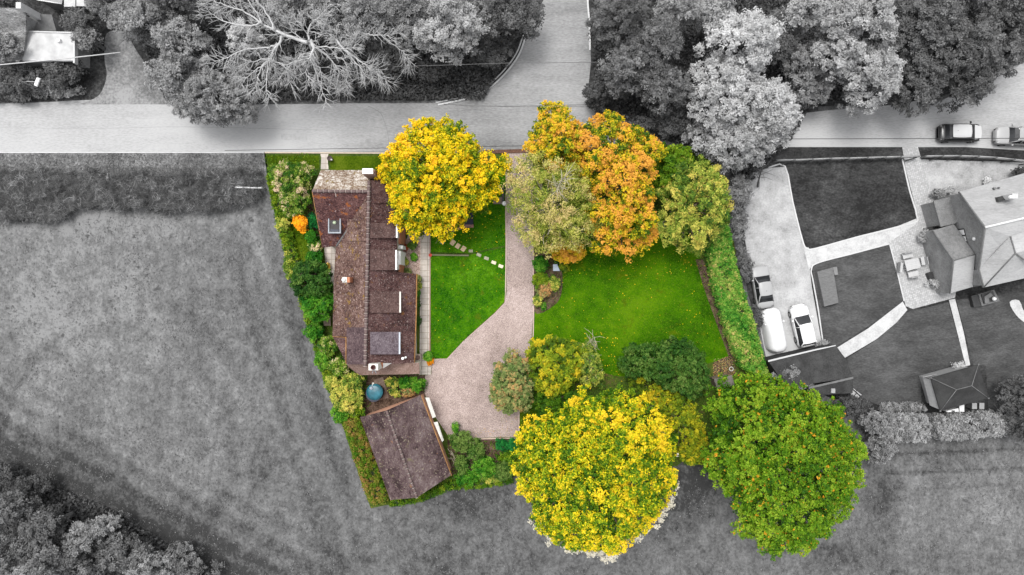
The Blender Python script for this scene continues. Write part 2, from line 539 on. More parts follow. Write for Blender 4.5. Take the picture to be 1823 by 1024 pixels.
M['gravel2'] = ground('pinkish_bed_gravel', [(0.22, 0.15, 0.12), (0.42, 0.31, 0.26), (0.6, 0.47, 0.42)], [(2, 1), (12, 1.5)], bump=.4)
M['parking'] = ground('pale_resin_gravel', [0.23, 0.32, 0.37, 0.44], [(0.1, 1.2), (0.8, 1.0), (6, .8)], lo=.34, hi=.62)
M['glawn'] = ground('grey_lawn', [0.02, 0.034, 0.05, 0.08], [(0.25, 1.3), (1.5, .9), (6, .8)], bump=.4, lo=.36, hi=.66, stretch=(.7, 1, 1), rot=.25)
M['glawn2'] = ground('grey_mown_lawn', [0.04, 0.056, 0.075, 0.10], [(0.3, 1.3), (1.5, .7), (6, .8)], bump=.4, lo=.33, hi=.67, stretch=(.6, 1.4, 1), rot=-.25)
M['patio'] = paving('crazy_paving', (0.40, 0.40, 0.40), 0.31, 0.20, 0.16, rot=.28, var=.2)
M['gpath'] = ground('pale_path', [0.38, 0.46, 0.52], [(1, 1), (7, .8)])
M['edging'] = plain('pale_edging', 0.50, .8, var=.06)
M['kerb'] = plain('kerb_stone', 0.5, .85)
M['slabs'] = paving('beige_slabs', (0.52, 0.465, 0.41), (0.25, 0.21, 0.17), 0.55, 0.55)
M['stepstone'] = plain('sandstone_step', (0.62, 0.47, 0.30), .9, var=.2)
M['stepstone2'] = plain('grey_sandstone_step', (0.36, 0.34, 0.25), .9, var=.2)
tile_spots = [(7, .59, (0.36, 0.29, 0.27)), (1.5, .62, (0.17, 0.08, 0.035)), (.8, .60, (0.10, 0.065, 0.07))]
M['tiles'] = ground('brown_roof_tiles', [(0.035, 0.020, 0.020), (0.08, 0.043, 0.041), (0.12, 0.068, 0.064), (0.20, 0.13, 0.12)], [(0.4, 1.2), (3, 1), (8, 1.4)], bump=.8, lo=.36, hi=.66, stretch=(1, 1.5, 1), spots=tile_spots)
M['tiles_purple'] = ground('purplish_roof_tiles', [(0.05, 0.033, 0.036), (0.09, 0.062, 0.066), (0.14, 0.10, 0.10)], [(1, 1), (4, 1), (9, 1.2)], bump=.7, lo=.36, hi=.66, spots=[(7, .64, (0.32, 0.27, 0.26))])
M['tiles_rust'] = ground('rusty_roof_tiles', [(0.045, 0.022, 0.024), (0.095, 0.048, 0.045), (0.16, 0.085, 0.08)], [(0.8, 1), (4, 1), (8, 1.2)], bump=.8, lo=.36, hi=.66, spots=[(1.6, .58, (0.25, 0.085, 0.03)), (5, .62, (0.42, 0.34, 0.34))])
M['tiles_lichen'] = ground('lichened_roof_tiles', [(0.09, 0.06, 0.045), (0.24, 0.17, 0.12), (0.36, 0.31, 0.26), (0.62, 0.58, 0.53)], [(0.5, 1.0), (3, 1.4), (7, 1.4)], bump=.6, lo=.36, hi=.62, spots=[(1.3, .60, (0.20, 0.14, 0.03))])
M['tiles_moss'] = ground('mossy_roof_tiles', [(0.045, 0.027, 0.025), (0.10, 0.058, 0.048), (0.16, 0.10, 0.085), (0.24, 0.17, 0.15)], [(0.6, 1), (3, 1), (8, 1.4)], bump=.8, lo=.36, hi=.66, spots=[(5, .595, (0.46, 0.37, 0.33)), (1.8, .59, (0.20, 0.12, 0.035)), (1.1, .62, (0.10, 0.065, 0.075))])
M['ridge'] = plain('ridge_tile', (0.13, 0.09, 0.085), .9, var=.3, scale=6)
M['mortar'] = plain('pale_mortar', (0.36, 0.30, 0.27), .9)
M['lead'] = plain('lead_flashing', (0.20, 0.20, 0.20), .5, var=.2)
M['brick'] = plain('orange_brick', (0.46, 0.19, 0.10), .9, var=.25, scale=9)
M['pinkwall'] = plain('salmon_painted_wall', (0.62, 0.33, 0.22), .9, var=.12)
M['render'] = plain('cream_render', (0.6, 0.56, 0.48), .9)
M['white'] = plain('white_paint', (0.82, 0.82, 0.80), .5, var=.04)
M['offwhite'] = plain('weathered_white', (0.62, 0.60, 0.55), .7, var=.12)
M['felt'] = plain('dark_roof_felt', (0.05, 0.045, 0.045), .9, var=.3)
M['gutter'] = plain('rusty_gutter', (0.30, 0.15, 0.05), .8, var=.35, scale=4)
M['glass'] = plain('dark_glass', (0.02, 0.021, 0.023), .18, spec=.4, var=.1)
M['rubber'] = plain('black_rubber', 0.018, .8)
M['bark'] = plain('brown_bark', (0.11, 0.085, 0.06), .95, var=.3, scale=6)
M['barkpale'] = plain('pale_bark', (0.40, 0.36, 0.26), .95, var=.2, scale=6)
M['gbark'] = plain('grey_bark', 0.10, .95, var=.3, scale=6)
M['deadwood'] = plain('bleached_wood', 0.46, .9, var=.15, scale=5)
M['wood'] = plain('weathered_wood', (0.20, 0.155, 0.12), .9, var=.25, scale=8)
M['teal'] = plain('teal_cover', (0.018, 0.115, 0.155), .35, var=.35, scale=2)
M['stone_pink'] = ground('weathered_stone_pad', [(0.15, 0.11, 0.085), (0.26, 0.19, 0.155)], [(2, 1), (9, 1)])
M['red'] = plain('red_clay', (0.50, 0.06, 0.035), .7)
M['navy'] = plain('navy_cover', (0.012, 0.016, 0.035), .5)
M['bluegrey'] = plain('bluegrey_lid', (0.25, 0.30, 0.36), .6)
M['yellowp'] = plain('yellow_plastic', (0.75, 0.47, 0.06), .5, var=.15)
M['groof'] = ground('pale_grey_tiles', [0.25, 0.30, 0.35], [(0.3, 1), (3, .8), (8, 1)], bump=.5, stretch=(.5, 2.2, 1), rot=-.28, spots=[(5, .66, .40)])
M['groof2'] = ground('paler_grey_tiles', [0.31, 0.37, 0.42], [(0.3, 1), (3, .8), (8, 1)], bump=.5, stretch=(.5, 2.2, 1), rot=-.28)
M['groofmid'] = ground('mid_grey_tiles', [0.13, 0.17, 0.215], [(0.3, 1), (3, .8), (9, .8)], bump=.3)
M['gbrick'] = ground('grey_brickwork', [0.19, 0.25, 0.31], [(1, 1), (5, .8), (16, .8)], bump=.3)
M['gdark'] = ground('dark_felt_roof', [0.035, 0.05, 0.066], [(0.8, 1), (9, .8)], spots=[(8, .70, 0.17)])
M['gslate'] = ground('dark_slate_roof', [0.035, 0.045, 0.055], [(0.8, 1), (9, .5)])
M['gwhite'] = plain('white_flat_roof', 0.44, .7, var=.22, scale=1.2)
M['g80'] = plain('near_white_paint', 0.70, .4, var=.03)
M['g60'] = plain('light_grey_paint', 0.46, .4, var=.05)
M['g35'] = plain('mid_grey_paint', 0.30, .45, var=.08)
M['g15'] = plain('grey_wood', 0.13, .8, var=.2)
M['g05'] = plain('charcoal', 0.03, .5, var=.2)
M['carwhite'] = plain('white_car_paint', 0.68, .3, spec=.4, var=.015)
M['carsilver'] = plain('silver_car_paint', 0.33, .35, spec=.4, var=.02)
M['carpale'] = plain('pale_car_paint', 0.50, .35, spec=.4, var=.02)
M['cardark'] = plain('dark_car_paint', 0.03, .25, spec=.6, var=.1)
M['cloth'] = plain('white_car_cover', 0.66, .85, var=.03)
M['rim'] = plain('wheel_rim', 0.35, .35, metal=.5)
M['lamp'] = plain('headlamp_lens', 0.35, .2, spec=.8)

def gl(name, *v): M[name] = leafmat(name, list(v), 0.3)
M['l_yellow'] = leafmat('yellow_maple_leaves', [(0.035, 0.10, 0.003), (0.20, 0.25, 0.005), (0.55, 0.44, 0.005), (0.78, 0.51, 0.006), (0.80, 0.46, 0.02)], .2)
M['l_orange'] = leafmat('orange_maple_leaves', [(0.03, 0.08, 0.004), (0.16, 0.20, 0.006), (0.48, 0.39, 0.010), (0.64, 0.38, 0.018), (0.60, 0.29, 0.04)], .2)
M['l_birch'] = leafmat('pale_olive_leaves', [(0.11, 0.19, 0.02), (0.26, 0.31, 0.04), (0.44, 0.44, 0.085), (0.56, 0.49, 0.17), (0.60, 0.46, 0.20)], .3)
M['l_green'] = leafmat('green_leaves', [(0.015, 0.06, 0.003), (0.05, 0.13, 0.004), (0.11, 0.20, 0.008), (0.22, 0.28, 0.015)], .2)
M['l_olive'] = leafmat('olive_yellow_leaves', [(0.03, 0.09, 0.012), (0.11, 0.19, 0.02), (0.25, 0.31, 0.04), (0.46, 0.44, 0.08), (0.55, 0.46, 0.09)], .2)
M['l_specks'] = leafmat('green_leaves_turning', [(0.012, 0.05, 0.002), (0.034, 0.105, 0.003), (0.072, 0.165, 0.004), (0.13, 0.24, 0.008), (0.21, 0.31, 0.02), (0.55, 0.22, 0.012)], .2)
M['l_yellow2'] = leafmat('yellow_green_leaves', [(0.025, 0.085, 0.003), (0.09, 0.18, 0.005), (0.26, 0.32, 0.007), (0.66, 0.52, 0.008), (0.72, 0.50, 0.02), (0.50, 0.50, 0.48)], .2)
M['l_dark'] = leafmat('dark_evergreen_leaves', [(0.008, 0.038, 0.004), (0.022, 0.075, 0.008), (0.055, 0.125, 0.016), (0.13, 0.20, 0.04)], .2)
M['l_bright'] = leafmat('fresh_green_leaves', [(0.008, 0.07, 0.004), (0.025, 0.13, 0.006), (0.07, 0.22, 0.012), (0.16, 0.31, 0.03)], .2)
M['l_emerald'] = leafmat('emerald_leaves', [(0.005, 0.08, 0.02), (0.012, 0.16, 0.03), (0.03, 0.24, 0.04)])
M['l_rust'] = leafmat('rust_brown_leaves', [(0.05, 0.10, 0.02), (0.13, 0.19, 0.05), (0.25, 0.26, 0.09), (0.44, 0.24, 0.09)], .2)
M['l_bronze'] = leafmat('bronze_yellow_leaves', [(0.04, 0.09, 0.006), (0.13, 0.20, 0.008), (0.30, 0.32, 0.012), (0.54, 0.40, 0.015)], .2)
M['l_mixed'] = leafmat('mixed_shrub_leaves', [(0.025, 0.09, 0.008), (0.09, 0.20, 0.015), (0.22, 0.30, 0.03), (0.48, 0.42, 0.20), (0.66, 0.50, 0.34)], .2)
M['l_hedge'] = leafmat('clipped_hedge_leaves', [(0.012, 0.10, 0.008), (0.05, 0.20, 0.015), (0.11, 0.28, 0.03), (0.27, 0.35, 0.06), (0.48, 0.38, 0.13)], .2)
M['l_brown'] = leafmat('browning_hedge_leaves', [(0.05, 0.14, 0.006), (0.12, 0.20, 0.012), (0.22, 0.19, 0.03), (0.33, 0.19, 0.06)])
M['l_fire'] = leafmat('fiery_orange_leaves', [(0.60, 0.22, 0.008), (0.85, 0.33, 0.008), (0.9, 0.42, 0.015)], .2)
M['l_red'] = leafmat('red_leaves', [(0.18, 0.05, 0.02), (0.35, 0.07, 0.03), (0.48, 0.12, 0.05)])
gl('g_dark', 0.04, 0.065, 0.09, 0.13)
gl('g_darkmid', 0.06, 0.11, 0.16, 0.25)
gl('g_mid', 0.13, 0.22, 0.30, 0.40)
gl('g_light', 0.20, 0.31, 0.42, 0.52)
gl('g_pale', 0.30, 0.44, 0.55, 0.64)
gl('g_twig', 0.05, 0.10, 0.19, 0.40)
gl('g_grass', 0.08, 0.16, 0.24, 0.36)

# ================================================================== GROUND, ROADS, PATHS
def field_mesh():
    x0, x1, y0, y1, st = -52.0, 52.0, -30.0, 18.0, 0.2
    xs = np.arange(x0, x1+.01, st); ys = np.arange(y0, y1+.01, st)
    X, Y = np.meshgrid(xs, ys); nx, ny = len(xs), len(ys)
    px = X*K+911.5; py = 512-Y*K
    g_ = lambda cx, cy, rx, ry: np.exp(-(((px-cx)/rx)**2+((py-cy)/ry)**2))
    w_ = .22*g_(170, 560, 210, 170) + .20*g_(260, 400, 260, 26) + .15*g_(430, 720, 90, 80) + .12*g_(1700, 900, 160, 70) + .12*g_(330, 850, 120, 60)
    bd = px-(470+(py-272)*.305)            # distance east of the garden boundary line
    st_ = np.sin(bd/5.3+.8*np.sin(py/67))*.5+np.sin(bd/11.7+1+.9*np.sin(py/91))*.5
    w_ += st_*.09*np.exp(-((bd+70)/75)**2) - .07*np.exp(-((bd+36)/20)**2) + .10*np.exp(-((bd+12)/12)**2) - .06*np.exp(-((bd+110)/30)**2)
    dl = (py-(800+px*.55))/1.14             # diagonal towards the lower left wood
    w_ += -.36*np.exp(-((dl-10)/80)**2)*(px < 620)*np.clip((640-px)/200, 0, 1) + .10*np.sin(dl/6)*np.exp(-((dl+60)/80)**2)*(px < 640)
    w_ += -.30*g_(1235, 850, 60, 70) - .22*g_(850, 890, 90, 36) - .26*g_(1570, 890, 34, 90) - .2*g_(1490, 985, 60, 26) - .14*g_(700, 1000, 90, 50) - .10*g_(960, 1010, 140, 40)  # dark patches beside the large trees: their shade painted into the field tone
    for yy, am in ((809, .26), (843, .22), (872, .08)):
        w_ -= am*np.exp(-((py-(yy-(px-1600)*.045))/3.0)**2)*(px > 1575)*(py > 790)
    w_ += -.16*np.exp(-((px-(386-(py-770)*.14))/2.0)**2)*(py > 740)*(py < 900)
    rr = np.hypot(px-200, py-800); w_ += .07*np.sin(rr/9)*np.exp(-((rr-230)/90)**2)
    V = np.stack([X, Y, 0*X], -1).reshape(-1, 3)
    i = np.arange(ny-1)[:, None]*nx+np.arange(nx-1)[None]
    F = np.stack([i, i+1, i+nx+1, i+nx], -1).reshape(-1, 4)
    # wide skirt out to the horizon
    B = 700.0; n0 = len(V)
    V = np.concatenate([V, [[-B, -B, 0], [B, -B, 0], [B, B, 0], [-B, B, 0]]])
    c = [0, nx-1, ny*nx-1, (ny-1)*nx]
    F = F.tolist()+[[n0, n0+1, c[1], c[0]], [n0+1, n0+2, c[2], c[1]], [n0+2, n0+3, c[3], c[2]], [n0+3, n0, c[0], c[3]]]
    me = bpy.data.meshes.new('field'); me.from_pydata(V.tolist(), [], F)
    at = me.attributes.new('wear_shade', 'FLOAT', 'POINT'); at.data.foreach_set('value', np.concatenate([w_.ravel(), np.zeros(4)]).astype(np.float32))
    me.materials.append(M['field']); o = bpy.data.objects.new('field', me); COL.objects.link(o); return o
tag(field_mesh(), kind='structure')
sheet('woodland_floor', [(-300, -250), (2200, -250), (2200, 175), (1430, 190), (1410, 300), (1320, 300), (1240, 270), (1000, 255), (880, 178), (240, 180), (-300, 184)], .004, M['woodfloor'])
sheet('woodland_floor', [(-200, 815), (30, 822), (120, 868), (200, 905), (290, 960), (380, 1010), (430, 1100), (-200, 1200)], .004, M['woodfloor'])
sheet('verge', [(-250, 268), (472, 268), (478, 305), (400, 300), (250, 298), (100, 300), (-250, 298)], .008, M['verge'])
road_top = [(-300, 186), (-100, 186), (60, 183), (170, 178), (300, 184), (470, 186), (640, 184), (790, 183), (835, 172), (870, 155), (898, 130), (922, 98), (934, 66), (946, 38), (962, 10), (975, -30), (985, -200)]
road_right = [(1046, -200), (1046, 0), (1050, 50), (1052, 110), (1048, 150), (1052, 185), (1085, 200), (1140, 206), (1250, 212), (1400, 205), (1480, 196), (1600, 186), (1700, 165), (1760, 130), (1830, 100), (1960, 60), (2300, -20), (2300, 330),
              (1960, 290), (1823, 268), (1720, 262), (1600, 262), (1400, 262), (1250, 264), (1100, 267), (900, 270), (480, 271), (-300, 272)]
sheet('road', smooth(road_top, 4)[:-1] + road_right, .012, M['road'])
ribbon('road_seam', smooth([(655, 189), (676, 200), (684, 216), (690, 236), (694, 268)], 4), .05, .012, .018, plain('tar_seam', .20, .9))
ribbon('road_seam', [(1052, 186), (900, 190), (830, 188), (800, 186)], .05, .012, .018, plain('tar_seam_dark', .15, .9))
ribbon('road_seam', smooth([(-60, 226), (150, 229), (330, 226), (600, 232), (680, 231)], 4), .04, .012, .018, plain('tar_seam_pale', .30, .9))
ribbon('road_seam', smooth([(1440, 222), (1600, 216), (1700, 208), (1850, 190)], 4), .04, .012, .018, plain('tar_seam_faint', .33, .9))
sheet('manhole_cover', ell_(655, 252, 5), .018, plain('iron_cover', .24, .7))
sheet('manhole_cover', ell_(1040, 215, 4), .018, plain('iron_cover_small', .2, .7))
sheet('tarmac_patch', [(712, 196), (740, 195), (742, 206), (714, 207)], .018, plain('tarmac_patch', .27, .9))
sheet('tarmac_patch', [(500, 238), (548, 239), (547, 250), (501, 249)], .018, plain('pale_tarmac_patch', .36, .9))
sheet('driveway', smooth([(140, 186), (176, 170), (190, 135), (186, 104), (190, 60), (222, 58), (246, 95), (272, 130), (300, 160), (335, 186)], 4), .014, ground('track_gravel', [0.13, 0.21, 0.30], [(.35, 1.3), (4, 1)], bump=.3))
kc = smooth([(780, 187), (835, 175), (870, 158), (899, 132), (923, 100), (936, 66), (948, 36)], 5)
ribbon('kerb', kc, .16, 0, .12, M['edging'])
ribbon('kerb', [(x-4, y-4) for x, y in kc], .12, 0, .09, M['kerb'])
ribbon('kerb', smooth([(1045, -80), (1046, 0), (1049, 40), (1050, 90)], 4), .16, 0, .1, M['edging'])
ribbon('kerb', [(-200, 272), (180, 272), (470, 272)], .09, 0, .10, M['kerb'])
ribbon('kerb', [(472, 272), (700, 273), (900, 272)], .12, 0, .10, plain('buff_kerb', (0.5, 0.42, 0.33), .9))

# the coloured garden
GARDEN = [(470, 273), (900, 273), (1000, 268), (1190, 262), (1260, 275), (1297, 330), (1300, 400), (1325, 520), (1362, 640), (1372, 680), (1390, 740), (1340, 860),
          (1240, 800), (1205, 830), (1000, 840), (900, 850), (805, 866), (745, 888), (690, 899), (660, 905), (640, 850), (612, 765), (580, 680), (555, 600), (522, 500), (495, 400), (480, 340)]
sheet('garden_ground', GARDEN, .008, M['garden'])
sheet('lawn', [(474, 277), (568, 277), (568, 300), (480, 300)], .012, M['lawn3'])
sheet('lawn', [(588, 278), (700, 278), (700, 306), (588, 306)], .012, M['lawn3'])
sheet('lawn', [(497, 392), (530, 395), (556, 440), (548, 500), (524, 500), (508, 448)], .012, M['lawn3'])
sheet('lawn', [(766, 452), (836, 454), (899, 440), (900, 520), (897, 538), (880, 556), (855, 578), (825, 606), (795, 638), (768, 638)], .014, M['lawn'])
sheet('lawn', [(766, 430), (766, 449), (836, 451), (899, 437), (899, 365), (899, 300), (740, 300), (740, 420)], .014, M['lawn'])
sheet('lawn', smooth([(952, 470), (952, 560), (952, 620), (1020, 640), (1100, 670), (1200, 660), (1302, 632), (1290, 590), (1270, 530), (1246, 465), (1230, 400), (1100, 390), (1000, 420)], 4, True), .014, M['lawn2'])
sheet('lawn', [(924, 700), (960, 700), (960, 800), (924, 800)], .014, M['lawn3'])
sheet('gravel_drive', [(900, 272), (948, 272), (949, 420), (949, 560), (944, 640), (926, 700), (924, 779), (900, 778), (802, 782), (770, 735), (756, 700), (757, 668), (768, 667), (768, 641), (795, 640), (826, 608), (857, 580), (882, 558), (899, 540), (902, 520)], .020, M['gravel'])
sheet('path', [(749, 425), (766, 425), (764, 643), (747, 643)], .024, M['slabs'])
sheet('path', [(730, 395), (766, 395), (766, 425), (725, 425)], .024, M['slabs'])
sheet('path', [(746, 643), (768, 641), (767, 667), (746, 667)], .026, M['slabs'])
sheet('path', [(570, 274), (585, 274), (583, 280), (585, 302), (571, 302), (572, 280)], .024, M['slabs'])
sheet('path', [(577, 440), (598, 438), (598, 505), (583, 505)], .024, M['slabs'])
sheet('gravel_bed', [(712, 425), (749, 425), (748, 503), (712, 503)], .018, M['gravel2'])
sheet('soil_bed', [(545, 350), (570, 350), (575, 430), (552, 430)], .012, M['soil'])
sheet('soil_bed', [(796, 782), (924, 780), (912, 850), (806, 858)], .012, M['soil'])
sheet('soil_bed', [(655, 668), (765, 668), (760, 705), (690, 725), (640, 742)], .012, M['soil'])
sheet('soil_bed', smooth([(949, 452), (990, 455), (1000, 475), (1000, 520), (985, 545), (949, 553)], 4, True), .018, M['soil'])
sheet('soil_strip', [(1238, 462), (1252, 462), (1270, 510), (1290, 575), (1309, 630), (1310, 668), (1270, 668), (1270, 645), (1297, 634), (1275, 575), (1252, 510)], .019, M['soil'])
mb = ribbon('x', [(900, 345), (901, 430), (900, 520)], .09, 0, .07, None, build=False)
ribbon('x', [(949, 400), (950, 560), (949, 600)], .09, 0, .07, None, build=False, mb=mb)
ribbon('x', [(803, 783), (900, 780), (924, 780), (924, 700)], .09, 0, .07, None, build=False, mb=mb)
ribbon('x', [(900, 520), (899, 539), (882, 557), (826, 607), (796, 639), (769, 640)], .06, 0, .05, None, build=False, mb=mb)
tag(mb.build('drive_edging', plain('buff_edging', (0.5, 0.38, 0.32), .9)), kind='structure')
ribbon('lawn_retaining_edge', [(768, 454), (835, 455)], .14, 0, .22, plain('mossy_edge', (.20, .19, .11), .9))
ribbon('path_edging', [(766, 425), (765, 640)], .10, 0, .06, plain('edge_brick', (0.33, 0.22, 0.17), .9))
ribbon('garden_front_edge', [(860, 271), (1000, 267), (1190, 262)], .35, 0, .12, plain('brown_leaf_litter', (0.12, 0.06, 0.04), .95, var=.4, scale=6))

# neighbour's plot on the right
sheet('garden_ground', [(1320, 300), (1385, 262), (1600, 262), (1720, 262), (1823, 268), (1980, 290), (1980, 735), (1560, 735), (1500, 720), (1375, 655), (1330, 520), (1318, 400)], .014, M['glawn'])
sheet('parking_area', [(1328, 312), (1362, 300), (1398, 297), (1412, 360), (1430, 437), (1440, 465), (1445, 510), (1463, 612), (1460, 622), (1366, 648), (1352, 580), (1333, 470), (1322, 400)], .020, M['parking'])
sheet('parking_area', [(1430, 437), (1445, 445), (1500, 428), (1600, 402), (1634, 388), (1640, 420), (1590, 434), (1520, 452), (1455, 468), (1440, 480)], .022, M['gpath'])
sheet('patio', [(1606, 262), (1634, 262), (1640, 284), (1823, 290), (1980, 300), (1980, 330), (1720, 400), (1700, 530), (1625, 550), (1612, 545), (1582, 432), (1630, 400), (1634, 385), (1612, 300)], .024, M['patio'])
sheet('grey_drive', [(1650, 290), (1760, 287), (1980, 300), (1980, 345), (1720, 345), (1665, 350), (1648, 320)], .028, M['parking'])
sheet('lawn', smooth([(1398, 290), (1500, 286), (1604, 284), (1618, 335), (1631, 384), (1622, 397), (1530, 420), (1448, 442), (1436, 438), (1416, 365)], 3, True), .018, M['glawn'])
sheet('lawn', [(1446, 478), (1455, 470), (1520, 452), (1582, 436), (1597, 490), (1610, 536), (1550, 578), (1490, 616), (1466, 612), (1455, 545)], .026, M['glawn2'])
sheet('lawn', [(1508, 638), (1560, 605), (1612, 556), (1640, 550), (1688, 538), (1705, 600), (1724, 652), (1640, 670), (1640, 722), (1565, 722), (1520, 700)], .018, M['glawn2'])
sheet('lawn', [(1702, 534), (1823, 520), (1980, 510), (1980, 735), (1760, 735), (1755, 650), (1733, 650)], .018, M['glawn2'])
sheet('path', [(1490, 619), (1504, 637), (1560, 604), (1596, 574), (1615, 552), (1607, 537), (1590, 550), (1545, 585)], .030, M['gpath'])
sheet('path', [(1689, 534), (1700, 532), (1715, 590), (1727, 650), (1719, 652), (1706, 600)], .026, M['gpath'])
sheet('path', smooth([(1797, 538), (1808, 560), (1826, 576), (1850, 590), (1850, 570), (1825, 558), (1814, 535)], 3, True), .026, M['gpath'])
mb = ribbon('x', smooth([(1368, 299), (1397, 296), (1411, 360), (1430, 434), (1438, 442), (1450, 443), (1530, 421), (1622, 398), (1632, 386), (1619, 340), (1606, 284)], 3), .14, 0, .07, None, build=False)
ribbon('x', smooth([(1583, 434), (1520, 451), (1456, 468), (1444, 480), (1447, 500), (1456, 550), (1465, 612)], 4), .12, 0, .07, None, build=False, mb=mb)
ribbon('x', [(1583, 434), (1598, 490), (1609, 536)], .10, 0, .07, None, build=False, mb=mb)
tag(mb.build('lawn_kerb', M['edging']), kind='structure')

# meadow tufts: rough grass nobody could count
def scatter_stuff(name, poly, n, mat, size, seed, z=0.05, aspect=.3, cat='grass', label='', avoid=None, tone=(.5, .2), stand=.5, clusters=0):
    rng = np.random.default_rng(seed)
    q = np.array(poly, float)
    x0, y0 = q.min(0); x1, y1 = q.max(0)
    pts = []
    def inside(p, poly_):
        x, y = p[:, 0], p[:, 1]; r = np.zeros(len(p), bool)
        for i in range(len(poly_)):
            a = poly_[i]; b = poly_[i-1]
            c = ((a[1] > y) != (b[1] > y)) & (x < (b[0]-a[0])*(y-a[1])/((b[1]-a[1])+1e-12)+a[0])
            r ^= c
        return r
    if clusters:
        cc = np.stack([rng.uniform(x0, x1, clusters), rng.uniform(y0, y1, clusters)], 1)
        k = rng.integers(0, clusters, n)
        p = cc[k] + rng.normal(size=(n, 2))*rng.uniform(5, 34, clusters)[k][:, None]
    else:
        p = np.stack([rng.uniform(x0, x1, n), rng.uniform(y0, y1, n)], 1)
    p = p[inside(p, q)]
    for av in (avoid or []): p = p[~inside(p, np.array(av, float))]
    n = len(p)
    s = 1.0/K
    C = np.stack([(p[:, 0]-911.5)*s, (512-p[:, 1])*s, z*rng.uniform(.3, 1.6, n)], 1)
    N = unit(rng.normal(size=(n, 3))*stand + np.array([0, 0, 1.0]))
    o = leaf_mesh(name, C, N, size*rng.uniform(.5, 1.5, n), rng.normal(tone[0], tone[1], n), mat, None, rng, aspect)
    return tag(o, label or None, cat, None, 'stuff')

# ================================================================== COTTAGE
def roof_part(name, pts, mat, parent, th=0.16, **k):
    """pts: list of (px, py, z)"""
    return MB().slab([P(*p) for p in pts], th).build(name, mat, parent)

def ridge_run(mb, a, b, r=0.15, pitch=0.46):
    a = np.array(a, float); b = np.array(b, float)
    L = np.linalg.norm(b-a); n = max(1, int(L/pitch)); d = (b-a)/L
    for i in range(n):
        p = a+d*(i*L/n); q = a+d*((i+1)*L/n)
        mb.tube([p+d*.015, q-d*.03], [r, r*0.94], 8, 0)
        mb.tube([q-d*.022, q+d*.022], [r*1.12, r*1.12], 8, 1)

house = empty('cottage', P(655, 480, 0), 'long brown tiled cottage between the green lawn and the field, with dormers and three chimneys', 'house')
ZR, ZE = 6.0, 2.8
def ze(px): return 6.0 - (px-654)/86.0*3.4          # east slope
east_n = [(657, 321, 6.0), (707, 321, ze(707)), (707, 486, ze(707)), (654, 486, 6.0)]
east_s = [(654, 484, 6.0), (707, 484, ze(707)), (741, 488, ze(741)), (740, 560, ze(740)), (737, 647, ze(738)), (650, 649, 6.0)]
west = [(655, 346, 6.0), (652, 600, 6.0), (592, 599, 2.8), (594, 500, 2.8), (598, 437, 2.85)]
west_s = [(652, 583, 6.08), (650, 649, 6.05), (617, 649, 4.35), (617, 583, 4.35)]
wing_n = [(571, 303, 3.2), (660, 303, 3.2), (658, 340, 5.75), (556, 340, 5.75)]
wing_s = [(556, 341, 5.75), (657, 341, 5.75), (655, 356, 5.35), (599, 438, 2.85), (574, 441, 2.7)]
lean_w = [(592, 599, 2.7), (617, 599, 3.5), (617, 649, 3.5), (624, 657, 3.0)]
lean_s = [(617, 649, 3.6), (746, 646, 3.2), (747, 666, 2.6), (640, 668, 2.5), (622, 655, 2.9)]
roof = MB()
roof.slab([P(*p) for p in east_n], .16, 0); roof.slab([P(*p) for p in east_s], .16, 0)
roof.slab([P(*p) for p in west], .16, 1); roof.slab([P(*p) for p in west_s], .2, 3)
roof.slab([P(*p) for p in wing_n], .16, 2); roof.slab([P(*p) for p in wing_s], .163, 4)
roof.slab([P(*p) for p in lean_w], .14, 0)
r_o = roof.build('roof', [M['tiles'], M['tiles_moss'], M['tiles_lichen'], M['tiles_purple'], M['tiles_rust']], house)
ls_ = MB(); ls_.slab([P(*p) for p in lean_s], .14, 0)
M['tiles_tan'] = ground('tan_lean_to_tiles', [(0.15, 0.095, 0.075), (0.23, 0.155, 0.13), (0.30, 0.21, 0.18)], [(1, 1), (8, 1), (16, 1)], bump=.4)
ls_.build('lean_to_roof', M['tiles_tan'], house)
wl = MB()
for q in (east_n, east_s, west, wing_n, wing_s):
    wl.skirt([P(*p) for p in q], .35, .17 if q in (east_n, east_s, wing_n) else .75)
for q in (lean_w, lean_s): wl.skirt([P(*p) for p in q], .2, .16)
wl.build('wall', M['render'], house)
gw_ = MB()
gp_ = [P(619, 647.5, 4.15), P(650, 647.5, 5.80), P(735, 645.5, 2.62), P(735, 645.5, 0), P(619, 647.5, 0)]
yb = .28
gw_.add([tuple(p) for p in gp_]+[(p[0], p[1]+yb, p[2]) for p in gp_], [[0, 4, 3, 2, 1], [5, 6, 7, 8, 9], [0, 1, 6, 5], [1, 2, 7, 6], [2, 3, 8, 7], [4, 0, 5, 9], [3, 4, 9, 8]])
gw_.build('gable_wall', M['render'], house)
rt = MB()
ridge_run(rt, P(657, 322, 6.05), P(650, 652, 6.05)); ridge_run(rt, P(556, 340, 5.8), P(656, 341, 5.8))
rt.build('ridge_tiles', [M['ridge'], M['mortar']], r_o)
fl = MB()
fl.tube([P(655, 357, 5.55), P(599, 438, 3.0)], .09, 6)
fl.build('valley_flashing', M['lead'], r_o)
fl = MB()
fl.tube([P(597, 341, 5.85), P(600, 364, 4.85), P(602, 386, 3.75)], .04, 5)
fl.tube([P(603, 386, 3.85), P(622, 387, 4.3)], .05, 5)
fl.build('verge_tiles', M['mortar'], r_o)
gt = MB()
gt.tube([P(742, 488, ze(741)), P(741, 560, ze(740)), P(738, 647, ze(738))], .06, 6)
gt.build('gutter', M['gutter'], house); gt = MB()
gt.tube([P(592, 599, 2.8), P(617, 601, 3.55)], .05, 6); gt.build('gutter', M['gutter'], house); gt = MB(); gt.tube([P(616, 600, 4.3), P(616, 648, 4.3)], .05, 6)
